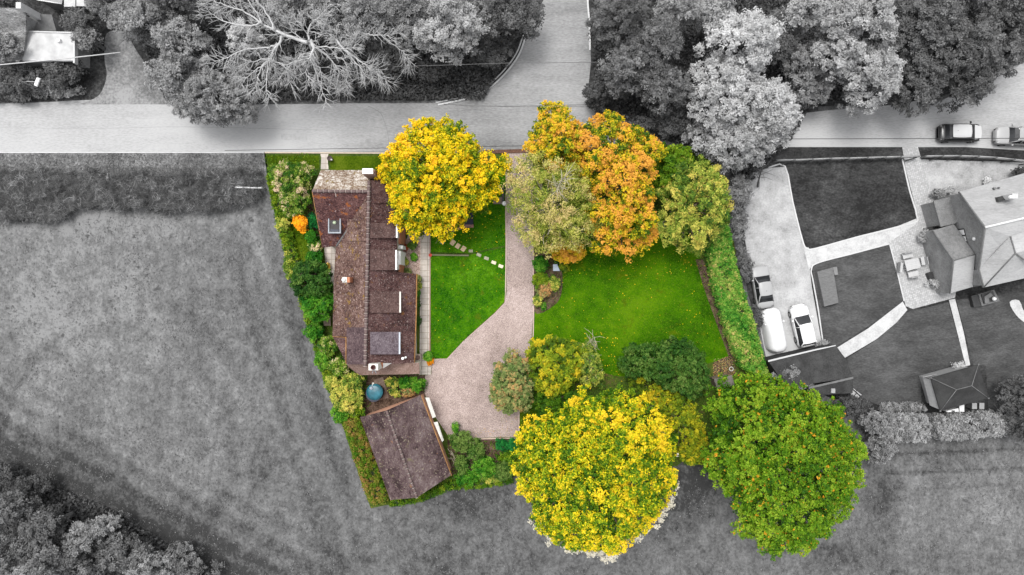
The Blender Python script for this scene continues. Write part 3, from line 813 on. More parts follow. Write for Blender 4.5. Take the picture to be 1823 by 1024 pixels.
gt.build('gutter', M['gutter'], house); gt = MB()
gt.tube([P(600, 604, 2.8), P(622, 655, 2.9)], .05, 6); gt.build('gutter', M['gutter'], house); gt = MB()
gt.tube([P(556, 341, 5.6), P(574, 441, 2.65)], .05, 6)
gt.build('gutter', M['gutter'], house)
# dormers on the east slope: (y0, y1, x front, roof material, front height drop)
def dormer(y0, y1, x0, x1, mat, zf=None, fascia=None, xr=659):
    zt_ = 5.98; zf = zf or ze(x1)+0.55
    d = MB()
    top = [P(xr, y0, zt_), P(x1, y0, zf), P(x1, y1, zf), P(xr, y1, zt_)]
    d.slab(top, .10, 0)
    # cheeks
    bz = ze(x1)-0.05
    a = P(x1-3, y0+1, zf-.12); b = P(x1-3, y1-1, zf-.12)
    r0 = P(xr+2, y0+1, zt_-.12); r1 = P(xr+2, y1-1, zt_-.12)
    vs_ = [a, b, (b[0], b[1], bz-.1), (a[0], a[1], bz-.1), r0, r1, (r1[0], r1[1], 5.5), (r0[0], r0[1], 5.5)]
    d.add(vs_, [[0, 3, 2, 1], [0, 4, 7, 3], [1, 2, 6, 5], [4, 5, 6, 7]], 1)
    o = d.build('dormer', [mat, M['tiles']], house)
    f = MB(); m0 = (a+b)/2
    f.box((a[0]+.03, (a[1]+b[1])/2, zf-.42), (.05, abs(a[1]-b[1])-.3, .4))
    f.build('window', M['glass'], o)
    f = MB()
    f.box((P(x1, 0, zf)[0]+.07, (P(0, y0, zf)[1]+P(0, y1, zf)[1])/2, zf-.03), (.14, abs(P(0, y0, zf)[1]-P(0, y1, zf)[1])-.05, .12))
    f.build('fascia', fascia or M['offwhite'], o)
    return o
M['tiles_d1'] = ground('brown_dormer_tiles', [(0.065, 0.040, 0.037), (0.11, 0.068, 0.062), (0.17, 0.11, 0.10)], [(1, 1), (5, 1), (9, 1.2)], bump=.7, lo=.36, hi=.66, spots=[(8, .60, (0.34, 0.28, 0.26))])
M['tiles_d2'] = ground('bluish_dormer_tiles', [(0.085, 0.065, 0.075), (0.145, 0.115, 0.13), (0.21, 0.175, 0.19)], [(1, 1), (5, 1), (9, 1.2)], bump=.7, lo=.36, hi=.66, spots=[(9, .61, (0.33, 0.30, 0.31)), (2, .62, (.09, .06, .06))])
dormer(397, 424, 660, 705, M['tiles_d1'], fascia=M['white'])
dormer(445, 481, 660, 704, M['tiles_d1'], fascia=M['white'])
dormer(519, 557, 660, 711, M['tiles_d1'])
dormer(591, 631, 660, 710, M['tiles_d2'], fascia=plain('greyblue_fascia', (0.42, 0.45, 0.50), .6))
# raised strip panels
pn = MB()
def zw(px): return 2.8 + (px-594)/59.0*3.2
pn.slab([P(618, 391, zw(618)+.18), P(652, 391, zw(652)+.16), P(652, 429, zw(652)+.16), P(618, 429, zw(618)+.18)], .14)
pn.build('roof_panel', M['tiles_moss'], r_o)
pn = MB(); pn.slab([P(662, 322, 5.85), P(707, 322, ze(707)+.12), P(707, 362, ze(707)+.12), P(662, 362, 5.85)], .14)
pn.build('roof_panel', M['tiles'], r_o)
# white porch windows on the east side
wf = MB()
wf.pbox(704, 447, 713, 471, 0, 3.3); wf.pbox(709, 437, 717, 443, 0, 2.6); wf.pbox(704, 462, 708, 480, 0, 3.45); wf.pbox(708, 492, 713, 497, 0, 2.9)
wf.pbox(705, 403, 708, 423, 0, 3.6)
wf.build('porch_window', M['white'], house)
bw = MB(); bw.pbox(709, 471, 713, 491, 0, 2.6); bw.build('porch_wall', M['brick'], house)
bw = MB(); bw.pbox(709, 398, 714, 434, 0, 2.7); bw.build('porch_wall', M['brick'], house)
# flat roofed box on the wing
fb = MB(); fb.pbox(585, 386.5, 606, 414, 2.5, 4.25); fbo = fb.build('flat_roof_box', M['felt'], house)
rim = MB()
for q in ((584, 385.5, 586, 415.5), (604.5, 387, 606.5, 415.5), (586, 413, 604.5, 415.5)): rim.pbox(*q, 4.0, 4.34)
rim.build('rim', plain('pale_lead_rim', (0.27, 0.29, 0.32), .6), fbo)
sk = MB(); sk.pbox(588, 408.5, 603, 412.3, 4.2, 4.30); sk.build('roof_window', M['navy'], fbo)
ms = MB(); q = P(595.5, 396.5, 4.25); ms.lathe(q, [(.16, 0), (.15, .06), (.05, .12)], 10); ms.build('vent_cap', plain('mossy_cap', (.42, .50, .34), .8), fbo)
# chimneys
ch = MB(); ch.pbox(609.5, 493.5, 617.5, 503, 3.2, 6.1, 0); ch.pbox(617.5, 493.5, 622.5, 503, 3.2, 6.05, 1)
co = ch.build('chimney', [M['offwhite'], M['brick']], house)
MB().lathe(P(612.5, 498, 6.05), [(.16, 0), (.14, .35), (.10, .36)], 12).build('pot', M['white'], co)
ch = MB(); ch.pbox(645.5, 300.5, 663, 309, 2.5, 6.9, 0); ch.pbox(646, 309, 668, 311.5, 2.5, 6.5, 1); ch.pbox(663, 302, 668, 309, 2.5, 6.2, 1)
co = ch.build('chimney', [M['brick'], plain('brown_stone', (.24, .15, .12), .9)], house)
cc = MB(); cc.pbox(645, 300, 664, 309.5, 6.92, 7.05); cc.build('cap', M['white'], co)
ch = MB(); ch.pbox(656, 648, 673, 659.5, 0, 6.3, 0)
co = ch.build('chimney', [M['offwhite']], house)
MB().lathe(P(664.5, 654, 6.3), [(.22, 0), (.20, .25), (.13, .25), (.12, .02)], 14).build('pot', plain('dark_red_pot', (.06, .018, .015), .9), co)
an = MB(); an.tube([P(665, 657, 6.4), P(663, 665, 6.6)], .02, 4); an.tube([P(666, 657, 6.4), P(670, 665, 6.6)], .02, 4); an.build('aerial', M['bluegrey'], co)
bk = MB(); bk.slab([P(677, 646, 5.2), P(682, 646, 5.1), P(682, 655, 4.2), P(679, 656, 4.1)], 1.2); bk.build('brick_pier', M['brick'], house)
tri = MB(); tri.slab([P(682, 647, 5.1), P(697, 647, 4.4), P(682, 656, 4.15)], .5); tri.build('white_gable', M['white'], house)
vp = MB(); vp.lathe(P(718, 637.5, ze(718)), [(.11, -.1), (.11, .35), (.14, .36), (.12, .42)], 12); vp.build('vent_pipe', M['white'], house); vp = MB(); vp.lathe(P(722.5, 636, ze(722)), [(.09, -.1), (.09, .25)], 12)
vp.build('vent_pipe', M['white'], house)

# ================================================================== GARAGE
gar = empty('garage', P(722, 798, 0), 'brown tiled garage turned at an angle at the foot of the gravel drive', 'garage')
A0, A1, B0, B1, R0, R1 = (641, 743, 2.5), (695, 890.5, 2.5), (749, 703.5, 2.5), (803, 846, 2.5), (688, 731, 4.1), (742, 886, 4.1)
rf = MB(); rf.slab([P(*A0), P(*A1), P(*R1), P(*R0)], .14, 0); rf.slab([P(*R0), P(*R1), P(*B1), P(*B0)], .143, 0)
M['gtiles'] = ground('mauve_brown_garage_tiles', [(0.035, 0.023, 0.024), (0.08, 0.054, 0.055), (0.12, 0.088, 0.087), (0.19, 0.155, 0.15)], [(0.3, 1.6), (1.5, 1), (8, 1)], bump=.6, lo=.36, hi=.66, spots=[(1.3, .63, (0.13, 0.11, 0.07)), (2.2, .66, (0.24, 0.12, 0.06)), (6, .595, (0.28, 0.24, 0.18))], stretch=(1, .6, 1), rot=.35)
rfo = rf.build('roof', M['gtiles'], gar)
rd = MB(); ridge_run(rd, P(R0[0], R0[1], 4.12), P(R1[0], R1[1], 4.12), .12, .46); rd.build('ridge_tiles', [M['ridge'], plain('weathered_mortar', (.26, .23, .21), .9)], rfo)
def inset(poly, k):
    c = np.mean(np.array(poly)[:, :2], axis=0); return [(c[0]+(p[0]-c[0])*k, c[1]+(p[1]-c[1])*k, p[2]) for p in poly]
wp = [P(641, 743, 2.4), P(695, 890, 2.4), P(803, 846, 2.4), P(749, 704, 2.4)]
wpi = [tuple(p[:2]) for p in inset(wp, .955)]
wm = MB(); wm.prism(wpi, 0, 2.42)
gA, gB = np.array(wpi[0]), np.array(wpi[3]); gm = P(688, 731, 3.9)[:2]*.98+gA*.01+gB*.01
dn = (gB-gA)/np.linalg.norm(gB-gA); nn = np.array([-dn[1], dn[0]])
for s0, (ga, gb) in (('n', (wpi[0], wpi[3])), ('s', (wpi[1], wpi[2]))):
    ga = np.array(ga); gb = np.array(gb); m = ga*.54+gb*.46
    wm.add([(ga[0], ga[1], 2.42), (gb[0], gb[1], 2.42), (m[0], m[1], 3.9)], [[0, 1, 2]])
wm.build('wall', M['pinkwall'], gar)
gt = MB()
gt.tube([P(642, 743, 2.45), P(696, 891, 2.45)], .05, 6); gt.build('gutter', M['gutter'], gar); gt = MB()
gt.tube([P(750, 704, 2.45), P(804, 847, 2.45)], .06, 6)
gt.build('gutter', M['gutter'], gar)
for (a, b, c_, d) in (((757, 708), (764, 708), (776, 742), (770, 744.5)), ((772, 752), (779, 751), (790, 784), (787, 787))):
    dr = MB(); dr.slab([P(a[0], a[1], 2.15), P(b[0], b[1], 1.95), P(c_[0], c_[1], 1.95), P(d[0], d[1], 2.15)], .06)
    dr.build('garage_door', M['offwhite'], gar)

# ================================================================== NEIGHBOUR'S HOUSE
nb = empty('house', P(1790, 430, 0), 'large pale grey roofed house on the right with a low gabled extension and flat roof', 'house')
mr = MB()
mr.slab([P(1707, 342, 4.3), P(1754, 405, 6.8), P(1990, 349, 6.8), P(1975, 265, 4.3)], .18, 0)
mr.slab([P(1754, 405, 6.8), P(1743, 480, 4.3), P(1799, 466, 4.32), P(1799, 421, 6.2), P(1990, 349, 6.8)], .18, 1)
mr.slab([P(1742, 479, 4.28), P(1751, 512, 4.28), P(1808, 451, 6.2), P(1799, 421, 6.25)], .17, 0)
mr.slab([P(1751, 512, 4.28), P(1990, 458, 4.28), P(1960, 405, 6.2), P(1808, 451, 6.2)], .17, 1)
mr.slab([P(1799, 421, 6.24), P(1808, 451, 6.19), P(1960, 415, 6.19), P(1990, 352, 6.6)], .17, 1)
nro = mr.build('roof', [M['groof'], M['groof2']], nb)
rd = MB()
rd.tube([P(1754, 405, 6.86), P(1990, 349, 6.86)], .10, 6); rd.build('ridge_tiles', plain('pale_ridge', .62, .8), nro)
hp = MB()
hp.tube([P(1752, 511, 4.3), P(1808, 451, 6.22), P(1799, 421, 6.25)], .07, 6); hp.tube([P(1808, 451, 6.22), P(1830, 468, 5.6)], .07, 6)
hp.tube([P(1707, 342, 4.3), P(1754, 405, 6.8), P(1743, 480, 4.3), P(1751, 512, 4.3)], .08, 6)
hp.build('verge_trim', M['g15'], nro)
nw = MB()
pts = [P(1707, 342, 4.1), P(1754, 405, 6.6), P(1743, 480, 4.1)]
w0 = [(p[0]+.25, p[1]-.1*(i == 0), p[2]) for i, p in enumerate(pts)]
x_off = 22
nw.add([(w0[0][0], w0[0][1], 0), (w0[2][0], w0[2][1], 0), w0[2], w0[1], w0[0],
        (w0[0][0]+x_off, w0[0][1]+5, 0), (w0[2][0]+x_off, w0[2][1]+5, 0), (w0[2][0]+x_off, w0[2][1]+5, 4.1), (w0[1][0]+x_off, w0[1][1]+5, 6.6), (w0[0][0]+x_off, w0[0][1]+5, 4.1)],
       [[0, 1, 2, 3, 4], [5, 9, 8, 7, 6], [0, 4, 9, 5], [1, 6, 7, 2]])
q = [P(1745, 480, 4.1), P(1753, 508, 4.1), P(1990, 455, 4.1), P(1990, 430, 4.1)]
nw.prism([tuple(p[:2]) for p in q], 0, 4.1)
nw.build('wall', M['gbrick'], nb)
sk = MB(); sk.slab([P(1775, 351, 5.45), P(1794, 347, 5.55), P(1796, 355, 5.9), P(1778, 359, 5.8)], .35); sk.build('skylight', M['g05'], nro)
ch = MB(); ch.box(P(1797, 351, 6.0), (.5, .45, 1.4)); co = ch.build('chimney', M['g60'], nb)
MB().lathe(P(1798.5, 351, 6.7), [(.17, 0), (.15, .3), (.1, .3)], 12).build('pot', M['g80'], co)
vp = MB(); vp.lathe(P(1769, 336, 4.7), [(.12, 0), (.11, .2)], 10); vp.build('vent_pipe', M['g15'], nb); vp = MB(); vp.lathe(P(1776, 335, 4.7), [(.07, 0), (.07, .25)], 10); vp.build('vent_pipe', M['g15'], nb)
# low roof (mid grey) in front of the gable, with its dark fence-like edge
lr = MB(); lr.slab([P(1662, 358, 2.4), P(1706, 346, 2.4), P(1727, 376, 2.6), P(1700, 398, 2.55), P(1675, 404, 2.4)], .16)
lro = lr.build('porch_roof', M['groofmid'], nb)
lw = MB(); lw.skirt([P(1662, 358, 2.4), P(1706, 346, 2.4), P(1727, 376, 2.6), P(1700, 398, 2.55), P(1675, 404, 2.4)], .2, .17); lw.build('porch_wall', M['gbrick'], nb)
def on_gable(t, z, dx=-.05):
    a_ = np.array(w0[0][:2]); b_ = np.array(w0[2][:2]); q_ = a_*(1-t)+b_*t
    return (q_[0]+dx, q_[1], z)
gdir = math.atan2(w0[2][1]-w0[0][1], w0[2][0]-w0[0][0])
for t_w in (.50, .585):
    wn = MB(); wn.box(on_gable(t_w, 2.7, -.09), (.48, .10, 1.0), rz=gdir); wn.build('window', M['g80'], nb)
wn = MB(); wn.box(on_gable(.545, 2.7, -.05), (1.35, .10, 1.15), rz=gdir); wn.build('window_frame', M['g05'], nb)
wl_ = MB(); q_ = on_gable(.60, 4.3, -.12); wl_.lathe(q_, [(.05, -.12), (.18, 0), (.15, .16), (.03, .22)], 10); wl_.build('wall_lamp', M['g80'], nb)
# extension
ex = MB()
ex.slab([P(1660, 411, 2.4), P(1698, 399, 2.4), P(1736, 453, 4.0), P(1698, 464, 4.0)], .15, 0)
ex.slab([P(1698, 464, 4.0), P(1736, 453, 4.0), P(1731, 511, 2.4), P(1691, 522.5, 2.4)], .153, 1)
exo = ex.build('extension_roof', [M['groofmid'], M['groof2']], nb)
tr = MB(); tr.tube([P(1660, 411, 2.45), P(1698, 464, 4.05), P(1691, 522, 2.45)], .07, 6); tr.tube([P(1698, 464, 4.05), P(1736, 453, 4.05)], .05, 6)
tr.build('verge_trim', M['g15'], exo)
ew = MB()
a = P(1660, 411, 2.28); b = P(1698, 464, 3.85); c_ = P(1691, 522, 2.28)
e1 = P(1734, 400, 2.28)[0]
ew.add([(a[0]+.1, a[1], 0), (c_[0]+.1, c_[1], 0), (c_[0]+.1, c_[1], 2.2), (b[0]+.12, b[1], 3.8), (a[0]+.1, a[1], 2.2),
        (a[0]+2.6, a[1]+.7, 0), (c_[0]+2.4, c_[1]+.7, 0), (c_[0]+2.4, c_[1]+.7, 2.2), (b[0]+2.4, b[1]+.6, 3.8), (a[0]+2.6, a[1]+.7, 2.2)],
       [[0, 1, 2, 3, 4], [5, 9, 8, 7, 6], [0, 4, 9, 5], [1, 6, 7, 2]])
ew.build('extension_wall', M['gbrick'], nb)
# paved plinth / decking beside the extension
dk = MB(); dk.pprism([(1641, 424), (1659, 414), (1689, 462), (1686, 522), (1674, 526)], 0, .18); dk.build('plinth', ground('grey_decking', [.27, .33, .39], [(1, 1), (8, 1)]), nb)
gt = MB(); gt.tube([P(1731, 458, 2.2), P(1730, 511, 2.2)], .09, 6); gt.build('gutter', M['g80'], nb)
gapw = MB(); gapw.slab([P(1737, 455, 2.1), P(1744, 480, 2.1), P(1750, 508, 2.1), P(1733, 511, 2.1)], .15); gapw.build('passage_roof', M['groofmid'], nb)

# flat roofed outbuilding
ob = empty('outbuilding', P(1450, 660, 0), 'dark felt roofed outbuilding behind the parked white car', 'outbuilding')
o1 = MB(); o1.pprism([(1368, 643), (1488, 615), (1506, 640), (1519, 672), (1400, 690)], 0, 2.5); o1o = o1.build('roof', M['gdark'], ob)
ew = MB(); ew.slab([P(1519, 673, 2.55), P(1440, 691, 2.55), P(1436, 705, 2.3), P(1518, 700, 2.0)], .12); ew.build('side_roof', M['gdark'], ob)
ew = MB(); ew.prism([tuple(P(x, y, 2)[:2]) for x, y in ((1516, 676), (1442, 692), (1440, 702), (1514, 698))], 0, 1.9); ew.build('wall', M['g15'], ob)
ed = MB(); ed.slab([P(1368, 641.5, 2.62), P(1448, 622.5, 2.62), P(1448, 625, 2.62), P(1368, 644.5, 2.62)], .1); ed.slab([P(1448, 622.5, 2.6), P(1488, 614.5, 2.6), P(1488, 616, 2.6), P(1448, 625, 2.6)], .1)
ed.build('roof_edge', M['g60'], ob)
ed = MB(); ed.slab([P(1440, 689, 2.62), P(1519, 671, 2.62), P(1519, 674.5, 2.62), P(1440, 692.5, 2.62)], .08); ed.build('ridge_strip', M['g15'], ob)
ed = MB(); ed.pbox(1480, 692, 1487, 700, 2.0, 2.45); ed.build('roof_hatch', M['g35'], ob)

# gazebo / summer house with a hipped slate roof
gz = empty('summer_house', P(1690, 692, 0), 'summer house with dark hipped roof at the lower end of the narrow path', 'summer house')
E = [(1657, 673, 2.6), (1742, 649, 2.6), (1760, 709, 2.6), (1674, 732, 2.6)]
Ra, Rb = (1703, 694, 3.7), (1730, 687, 3.7)
hr = MB()
hr.slab([P(*E[0]), P(*E[1]), P(*Rb), P(*Ra)], .12, 0); hr.slab([P(*E[1]), P(*E[2]), P(*Rb)], .12, 0)
hr.slab([P(*E[2]), P(*E[3]), P(*Ra), P(*Rb)], .12, 0); hr.slab([P(*E[3]), P(*E[0]), P(*Ra)], .12, 0)
hro = hr.build('roof', M['gslate'], gz)
hh = MB()
for a, b in ((E[0], Ra), (E[1], Rb), (E[2], Rb), (E[3], Ra), (Ra, Rb)): hh.tube([P(a[0], a[1], a[2]+.04), P(b[0], b[1], b[2]+.04)], .035, 5)
for q in E: hh.box(P(q[0], q[1], 2.66), (.12, .12, .1))
hh.build('hip_trim', M['g15'], hro)
gw = MB(); gw.prism([tuple(p[:2]) for p in inset([P(*q) for q in E], .84)], 0, 2.56)
gw.build('wall', M['g35'], gz)
wm_ = MB(); wm_.slab([P(1643, 673, 1.5), P(1658, 676, 2.4), P(1674, 730, 2.4), P(1656, 722, 1.5)], .08); wm_.build('awning', plain('pale_awning', .30, .8), gz)
rl = MB(); rl.tube([P(1643, 672, 1.6), P(1668, 666, 1.7)], .05, 5); rl.tube([P(1655, 675, 1.7), P(1671, 668, 1.8)], .05, 5); rl.build('rail', M['g35'], gz)
# white store boxes and bins behind it
sb = empty('store_box', P(1698, 732, 0), 'white store box with a dark opening behind the summer house', 'box')
q = MB(); q.pprism([(1684, 732), (1706, 727), (1707, 733), (1688, 734)], 0, 1.3); q.build('body', M['g80'], sb)
q = MB(); q.pbox(1694, 731, 1700, 733.3, 0, 1.32); q.build('opening', M['g05'], sb)
for i, (x, lab) in enumerate(((1712.5, 'small white lidded box nearest the white store box'), (1735, 'pale wheelie bin behind the summer house, left of its twin'), (1748, 'pale wheelie bin behind the summer house, farthest from the white box'))):
    e = empty('storage_box' if i == 0 else 'wheelie_bin', P(x, 722, 0), lab, 'box' if i == 0 else 'bin', None if i == 0 else 'bins behind the summer house')
    q = MB(); q.pbox(x-4, 718, x+4, 728 if i else 733, 0, 1.0); q.build('body', M['g15'] if i else M['g35'], e)
    q = MB(); q.pbox(x-4.3, 717.6, x+4.3, 728.4 if i else 733, 1.0, 1.07); q.build('lid', M['g35'] if i else M['g80'], e)

# house top left
tl = empty('house', P(60, 60, 0), 'top left house with pale flat roofed extension and ivy covered tiled roof', 'house')
q = MB(); q.pprism([(43, 55), (133, 58), (132, 108), (40, 108)], 2.6, 2.95); a = q.build('flat_roof', M['gwhite'], tl)
q = MB(); q.pprism([(45, 57), (131, 60), (130, 106), (43, 106)], 0, 2.6); q.build('wall', M['gbrick'], tl)
q = MB(); q.pbox(130, 58, 133, 112, 2.55, 3.05); q.pprism([(43, 54.5), (133, 57), (133, 59), (43, 57)], 2.96, 3.05); q.build('parapet', M['g60'], a)
q = MB(); q.pbox(100, 69, 106, 74, 2.95, 3.25); q.build('roof_vent', M['g80'], a)
q = MB(); q.slab([P(-90, 14, 4.8), P(30, 14, 4.8), P(46, 22, 4.5), P(46, 56, 3.6), P(41, 106, 2.9), P(-90, 106, 2.9)], .16)
q.build('tiled_roof', ground('mottled_ivy_tiles', [.08, .16, .24, .42], [(.7, 1.2), (4, 1), (12, 1)], bump=.5, stretch=(1, 3, 1)), tl)
q = MB(); q.skirt([P(-90, 14, 4.8), P(30, 14, 4.8), P(46, 22, 4.5), P(46, 56, 3.6), P(41, 106, 2.9), P(-90, 106, 2.9)], .3, .17); q.build('wall', M['gbrick'], tl)
q = MB(); q.pprism([(28, 4), (37, 4), (37, 15), (28, 15)], 0, 5.4); q.build('chimney', M['g60'], tl)
q = MB(); q.slab([P(50, 32, 2.7), P(60, 25, 2.9), P(92, 26, 2.9), P(100, 55, 2.5), P(48, 55, 2.5)], .15); q.build('low_roof', M['g15'], tl)
q = MB(); q.skirt([P(50, 32, 2.7), P(60, 25, 2.9), P(92, 26, 2.9), P(100, 55, 2.5), P(48, 55, 2.5)], .2, .16); q.build('wall', M['gbrick'], tl)
ht = empty('shed', P(135, -2, 0), 'white roofed shed cut by the top edge beyond the top left house', 'shed')
q = MB(); q.pbox(114, -30, 134, 12, 2.2, 2.4); q.pbox(136, -30, 156, 11, 2.2, 2.4); q.build('roof', M['gwhite'], ht)
q = MB(); q.pbox(116, -28, 154, 10, 0, 2.2); q.build('wall', M['g35'], ht)
ht = empty('shed', P(90, 0, 0), 'grey glazed lean-to cut by the top edge beside the white roofed shed', 'shed')
q = MB(); q.slab([P(66, -10, 2.3), P(112, -6, 2.3), P(110, 7, 2.1), P(66, 0, 2.1)], .1); q.build('roof', M['g35'], ht)
q = MB(); q.skirt([P(66, -10, 2.3), P(112, -6, 2.3), P(110, 7, 2.1), P(66, 0, 2.1)], .1, .1); q.build('wall', M['g15'], ht)
q = MB(); q.tube([P(66, 0, 2.13), P(110, 7, 2.13)], .05, 5); q.build('gutter', M['g80'], ht)
ht = empty('tent', P(145, 70, 0), 'small pale pitched canopy beside the end of the white flat roof', 'canopy')
q = MB(); q.slab([P(137, 66, 1.9), P(146, 62, 2.3), P(155, 74, 1.9)], .05, 0); q.slab([P(146, 62, 2.3), P(152, 63, 2.0), P(155, 74, 1.9)], .05, 0); q.build('canopy_cloth', M['g60'], ht)
q = MB()
for x, y in ((138, 67), (152, 64), (154, 73)):
    p = P(x, y, 1.8); q.tube([(p[0], p[1], 0), (p[0], p[1], 1.85)], .03, 5)
q.build('pole', M['g15'], ht)
sl_ = empty('street_lamp', P(89, 167, 0), 'street lamp with a white head rising out of the shrubs at top left', 'street lamp')
b0 = P(89, 167, 0); hd = P(66, 146, 4.3)
q = MB(); q.tube([b0, (b0[0]-.1, b0[1]+.05, 3.6), (b0[0]*.5+hd[0]*.5, b0[1]*.5+hd[1]*.5, 4.25), hd], .05, 6); q.build('pole', M['g35'], sl_)
q = MB(); q.box((hd[0], hd[1], 4.3), (.36, .85, .14), rz=-.35, taper=.8); q.build('lamp_head', M['g80'], sl_, bevel=.03)

# ================================================================== WIRES, FENCE, SMALL STRUCTURES
q = MB(); q.tube([P(-120, 127, 6.0), P(0, 115.5, 5.8), P(110, 105, 5.8), P(214, 93.5, 6.2)], .05, 5)
tag(q.build('overhead_cable', M['g60']), 'thick pale overhead cable crossing the top left house', 'cable', 'overhead cables')
q = MB(); q.tube([P(400, 268, 4.6), P(720, 263, 4.2), P(1040, 258, 4.2)], .022, 4)
tag(q.build('overhead_cable', M['g05']), 'thin dark cable running along the near edge of the road above the cottage', 'cable', 'overhead cables')
q = MB(); q.tube([P(1390, 247.5, 7), P(1600, 247, 6.8), P(1900, 246, 7)], .028, 4)
tag(q.build('overhead_cable', M['g05']), 'thin dark cable passing over the two cars on the road', 'cable', 'overhead cables')
q = MB(); q.tube([P(700, 119, 7), P(900, 112.5, 6.8), P(1070, 111, 7)], .022, 4)
tag(q.build('overhead_cable', M['g15']), 'thin dark cable crossing the side road near the top edge', 'cable', 'overhead cables')
q = MB(); q.tube([P(790, 185, 7), P(830, 189, 6.9), P(1040, 189, 7)], .022, 4)
tag(q.build('overhead_cable', M['g15']), 'thin dark cable crossing the mouth of the road junction', 'cable', 'overhead cables')

fe = empty('fence', P(1600, 284, 0), 'low post and panel fence behind the grass verge below the parked cars', 'fence')
fpts = [(1383, 285), (1415, 284.5), (1447, 283.5), (1480, 282), (1512, 281.5), (1545, 280.5), (1577, 279.5), (1604, 279), (1636, 278.5), (1648, 278), (1679, 277.5), (1710, 277.5), (1742, 278.5), (1774, 280.5), (1806, 284), (1840, 288), (1875, 293)]
for i, (x, y) in enumerate(fpts):
    p = P(x, y, .9)
    q = MB(); q.box((p[0], p[1], .5), (.12, .12, 1.0)); q.build('post', M['g15'], fe)
    if i+1 < len(fpts) and i != 8:
        r = P(*fpts[i+1], .9)
        q = MB(); q.tube([(p[0], p[1], .9), (r[0], r[1], .9)], .075, 4); q.tube([(p[0], p[1], .5), (r[0], r[1], .5)], .06, 4)
        q.build('rail', M['g35'], fe)
        d = (r-p)/np.linalg.norm(r-p)
        q = MB(); a = r-d*1.0; q.slab([(a[0]-.1, a[1]-.30, .5), (a[0]+.05, a[1]-.38, .3), (r[0], r[1]-.06, .85), (r[0]-.12, r[1]-.02, .9)], .05); q.build('shadow_wedge', M['g05'], fe)  # dark wedge at each panel stands in for the fence's cast shadow
gtw = empty('field_gate', P(446, 335, 0), 'pale horizontal bar gate at the end of the dark scrub hedge by the field', 'gate')
q = MB(); q.tube([P(420, 333.5, 1.1), P(446, 334.5, 1.15), P(466, 334.5, 1.1)], .085, 6); q.build('top_rail', M['g80'], gtw)
q = MB()
for zz in (.35, .6, .85): q.tube([P(420, 333.5, 1.1)*[1, 1, 0]+[0, 0, zz], P(466, 334.5, 1.1)*[1, 1, 0]+[0, 0, zz]], .025, 5)
q.build('lower_rail', M['g35'], gtw)
for x in (420, 466):
    p = P(x, 334, 1.1); q = MB(); q.tube([(p[0], p[1], 0), (p[0], p[1], 1.2)], .08, 8); q.build('post', M['g35'], gtw)

# stepping stones
ss = [(788, 430, 4.6, .55, 1), (806, 432, 4.6, .3, 0), (815, 438, 4.4, .5, 0), (825, 443, 4.6, .45, 0), (838, 447, 3.6, .0, 1), (852.5, 454, 4.0, .4, 1), (866, 460, 4.0, .35, 1), (879, 467.5, 4.0, .35, 0), (891.5, 474, 4.0, .4, 0)]
names = ['pale grey stepping stone under the edge of the yellow maple, first of the row', 'sandy diamond stepping stone second from the maple', 'sandy diamond stepping stone in the middle of the three bright ones', 'sandy diamond stepping stone just above the end of the low lawn edge', 'small grey stepping stone at the tip of the low lawn edge', 'dull buff stepping stone halfway along the row, past the lawn edge', 'dull oblong stepping stone third from the gravel drive', 'bright buff stepping stone second from the gravel drive', 'pale stepping stone beside the gravel drive, last of the row']
for (x, y, r, rot, k), lab in zip(ss, names):
    p = P(x, y, .05); sz = r*2/K
    q = MB(); q.box((p[0], p[1], .03), (sz*1.05, sz*.85 if x < 830 else sz*.7, .08), rz=(-rot if x > 830 else math.pi/4+rot*.4))
    tag(q.build('stepping_stone', plain('cream_step', (0.70, 0.62, 0.45), .9, var=.15) if x > 875 else (M['stepstone2'] if k else M['stepstone']), bevel=.02), lab, 'stepping stone', 'stepping stones across the lawn')

# brick patio and raised bits under the maple
q = MB(); q.pprism([(789, 404), (800, 399), (838, 398), (843, 400), (843, 405), (820, 406), (820, 409), (811, 409), (811, 412), (800, 412), (800, 415), (790, 415)], 0, .22)
tag(q.build('brick_patio', paving('red_brick_paving', (0.36, 0.19, 0.14), (.2, .15, .12), .5, .25)), kind='structure')
tb = empty('covered_hot_tub', P(838, 391, 0), 'dark blue covered box showing beneath the lower right of the yellow maple', 'hot tub')
q = MB(); q.pbox(826, 380, 842, 399, .0, .75); q.build('body', M['felt'], tb)
q = MB(); q.pbox(825, 379, 842.5, 400, .75, .85); q.build('cover', M['navy'], tb, bevel=.05)
dk = empty('timber_deck', P(885, 360, 0), 'small weathered deck by the drive under the right side of the yellow maple', 'deck')
q = MB(); q.pprism([(878, 356), (893, 350), (894, 363), (878, 363)], 0, .3); q.build('boards', M['wood'], dk)
gp = empty('gate_post', P(897, 350, 0), 'black gate post with white cap lamp where the pale birch meets the drive', 'gate post')
q = MB(); q.pbox(893.5, 330, 897, 360, 0, 1.2); q.build('panel', M['g05'], gp)
q = MB(); q.lathe(P(897.5, 362.5, 1.1), [(.10, -1.1), (.10, 0), (.22, .05), (.18, .22), (.04, .28)], 12); q.build('lamp', M['white'], gp)

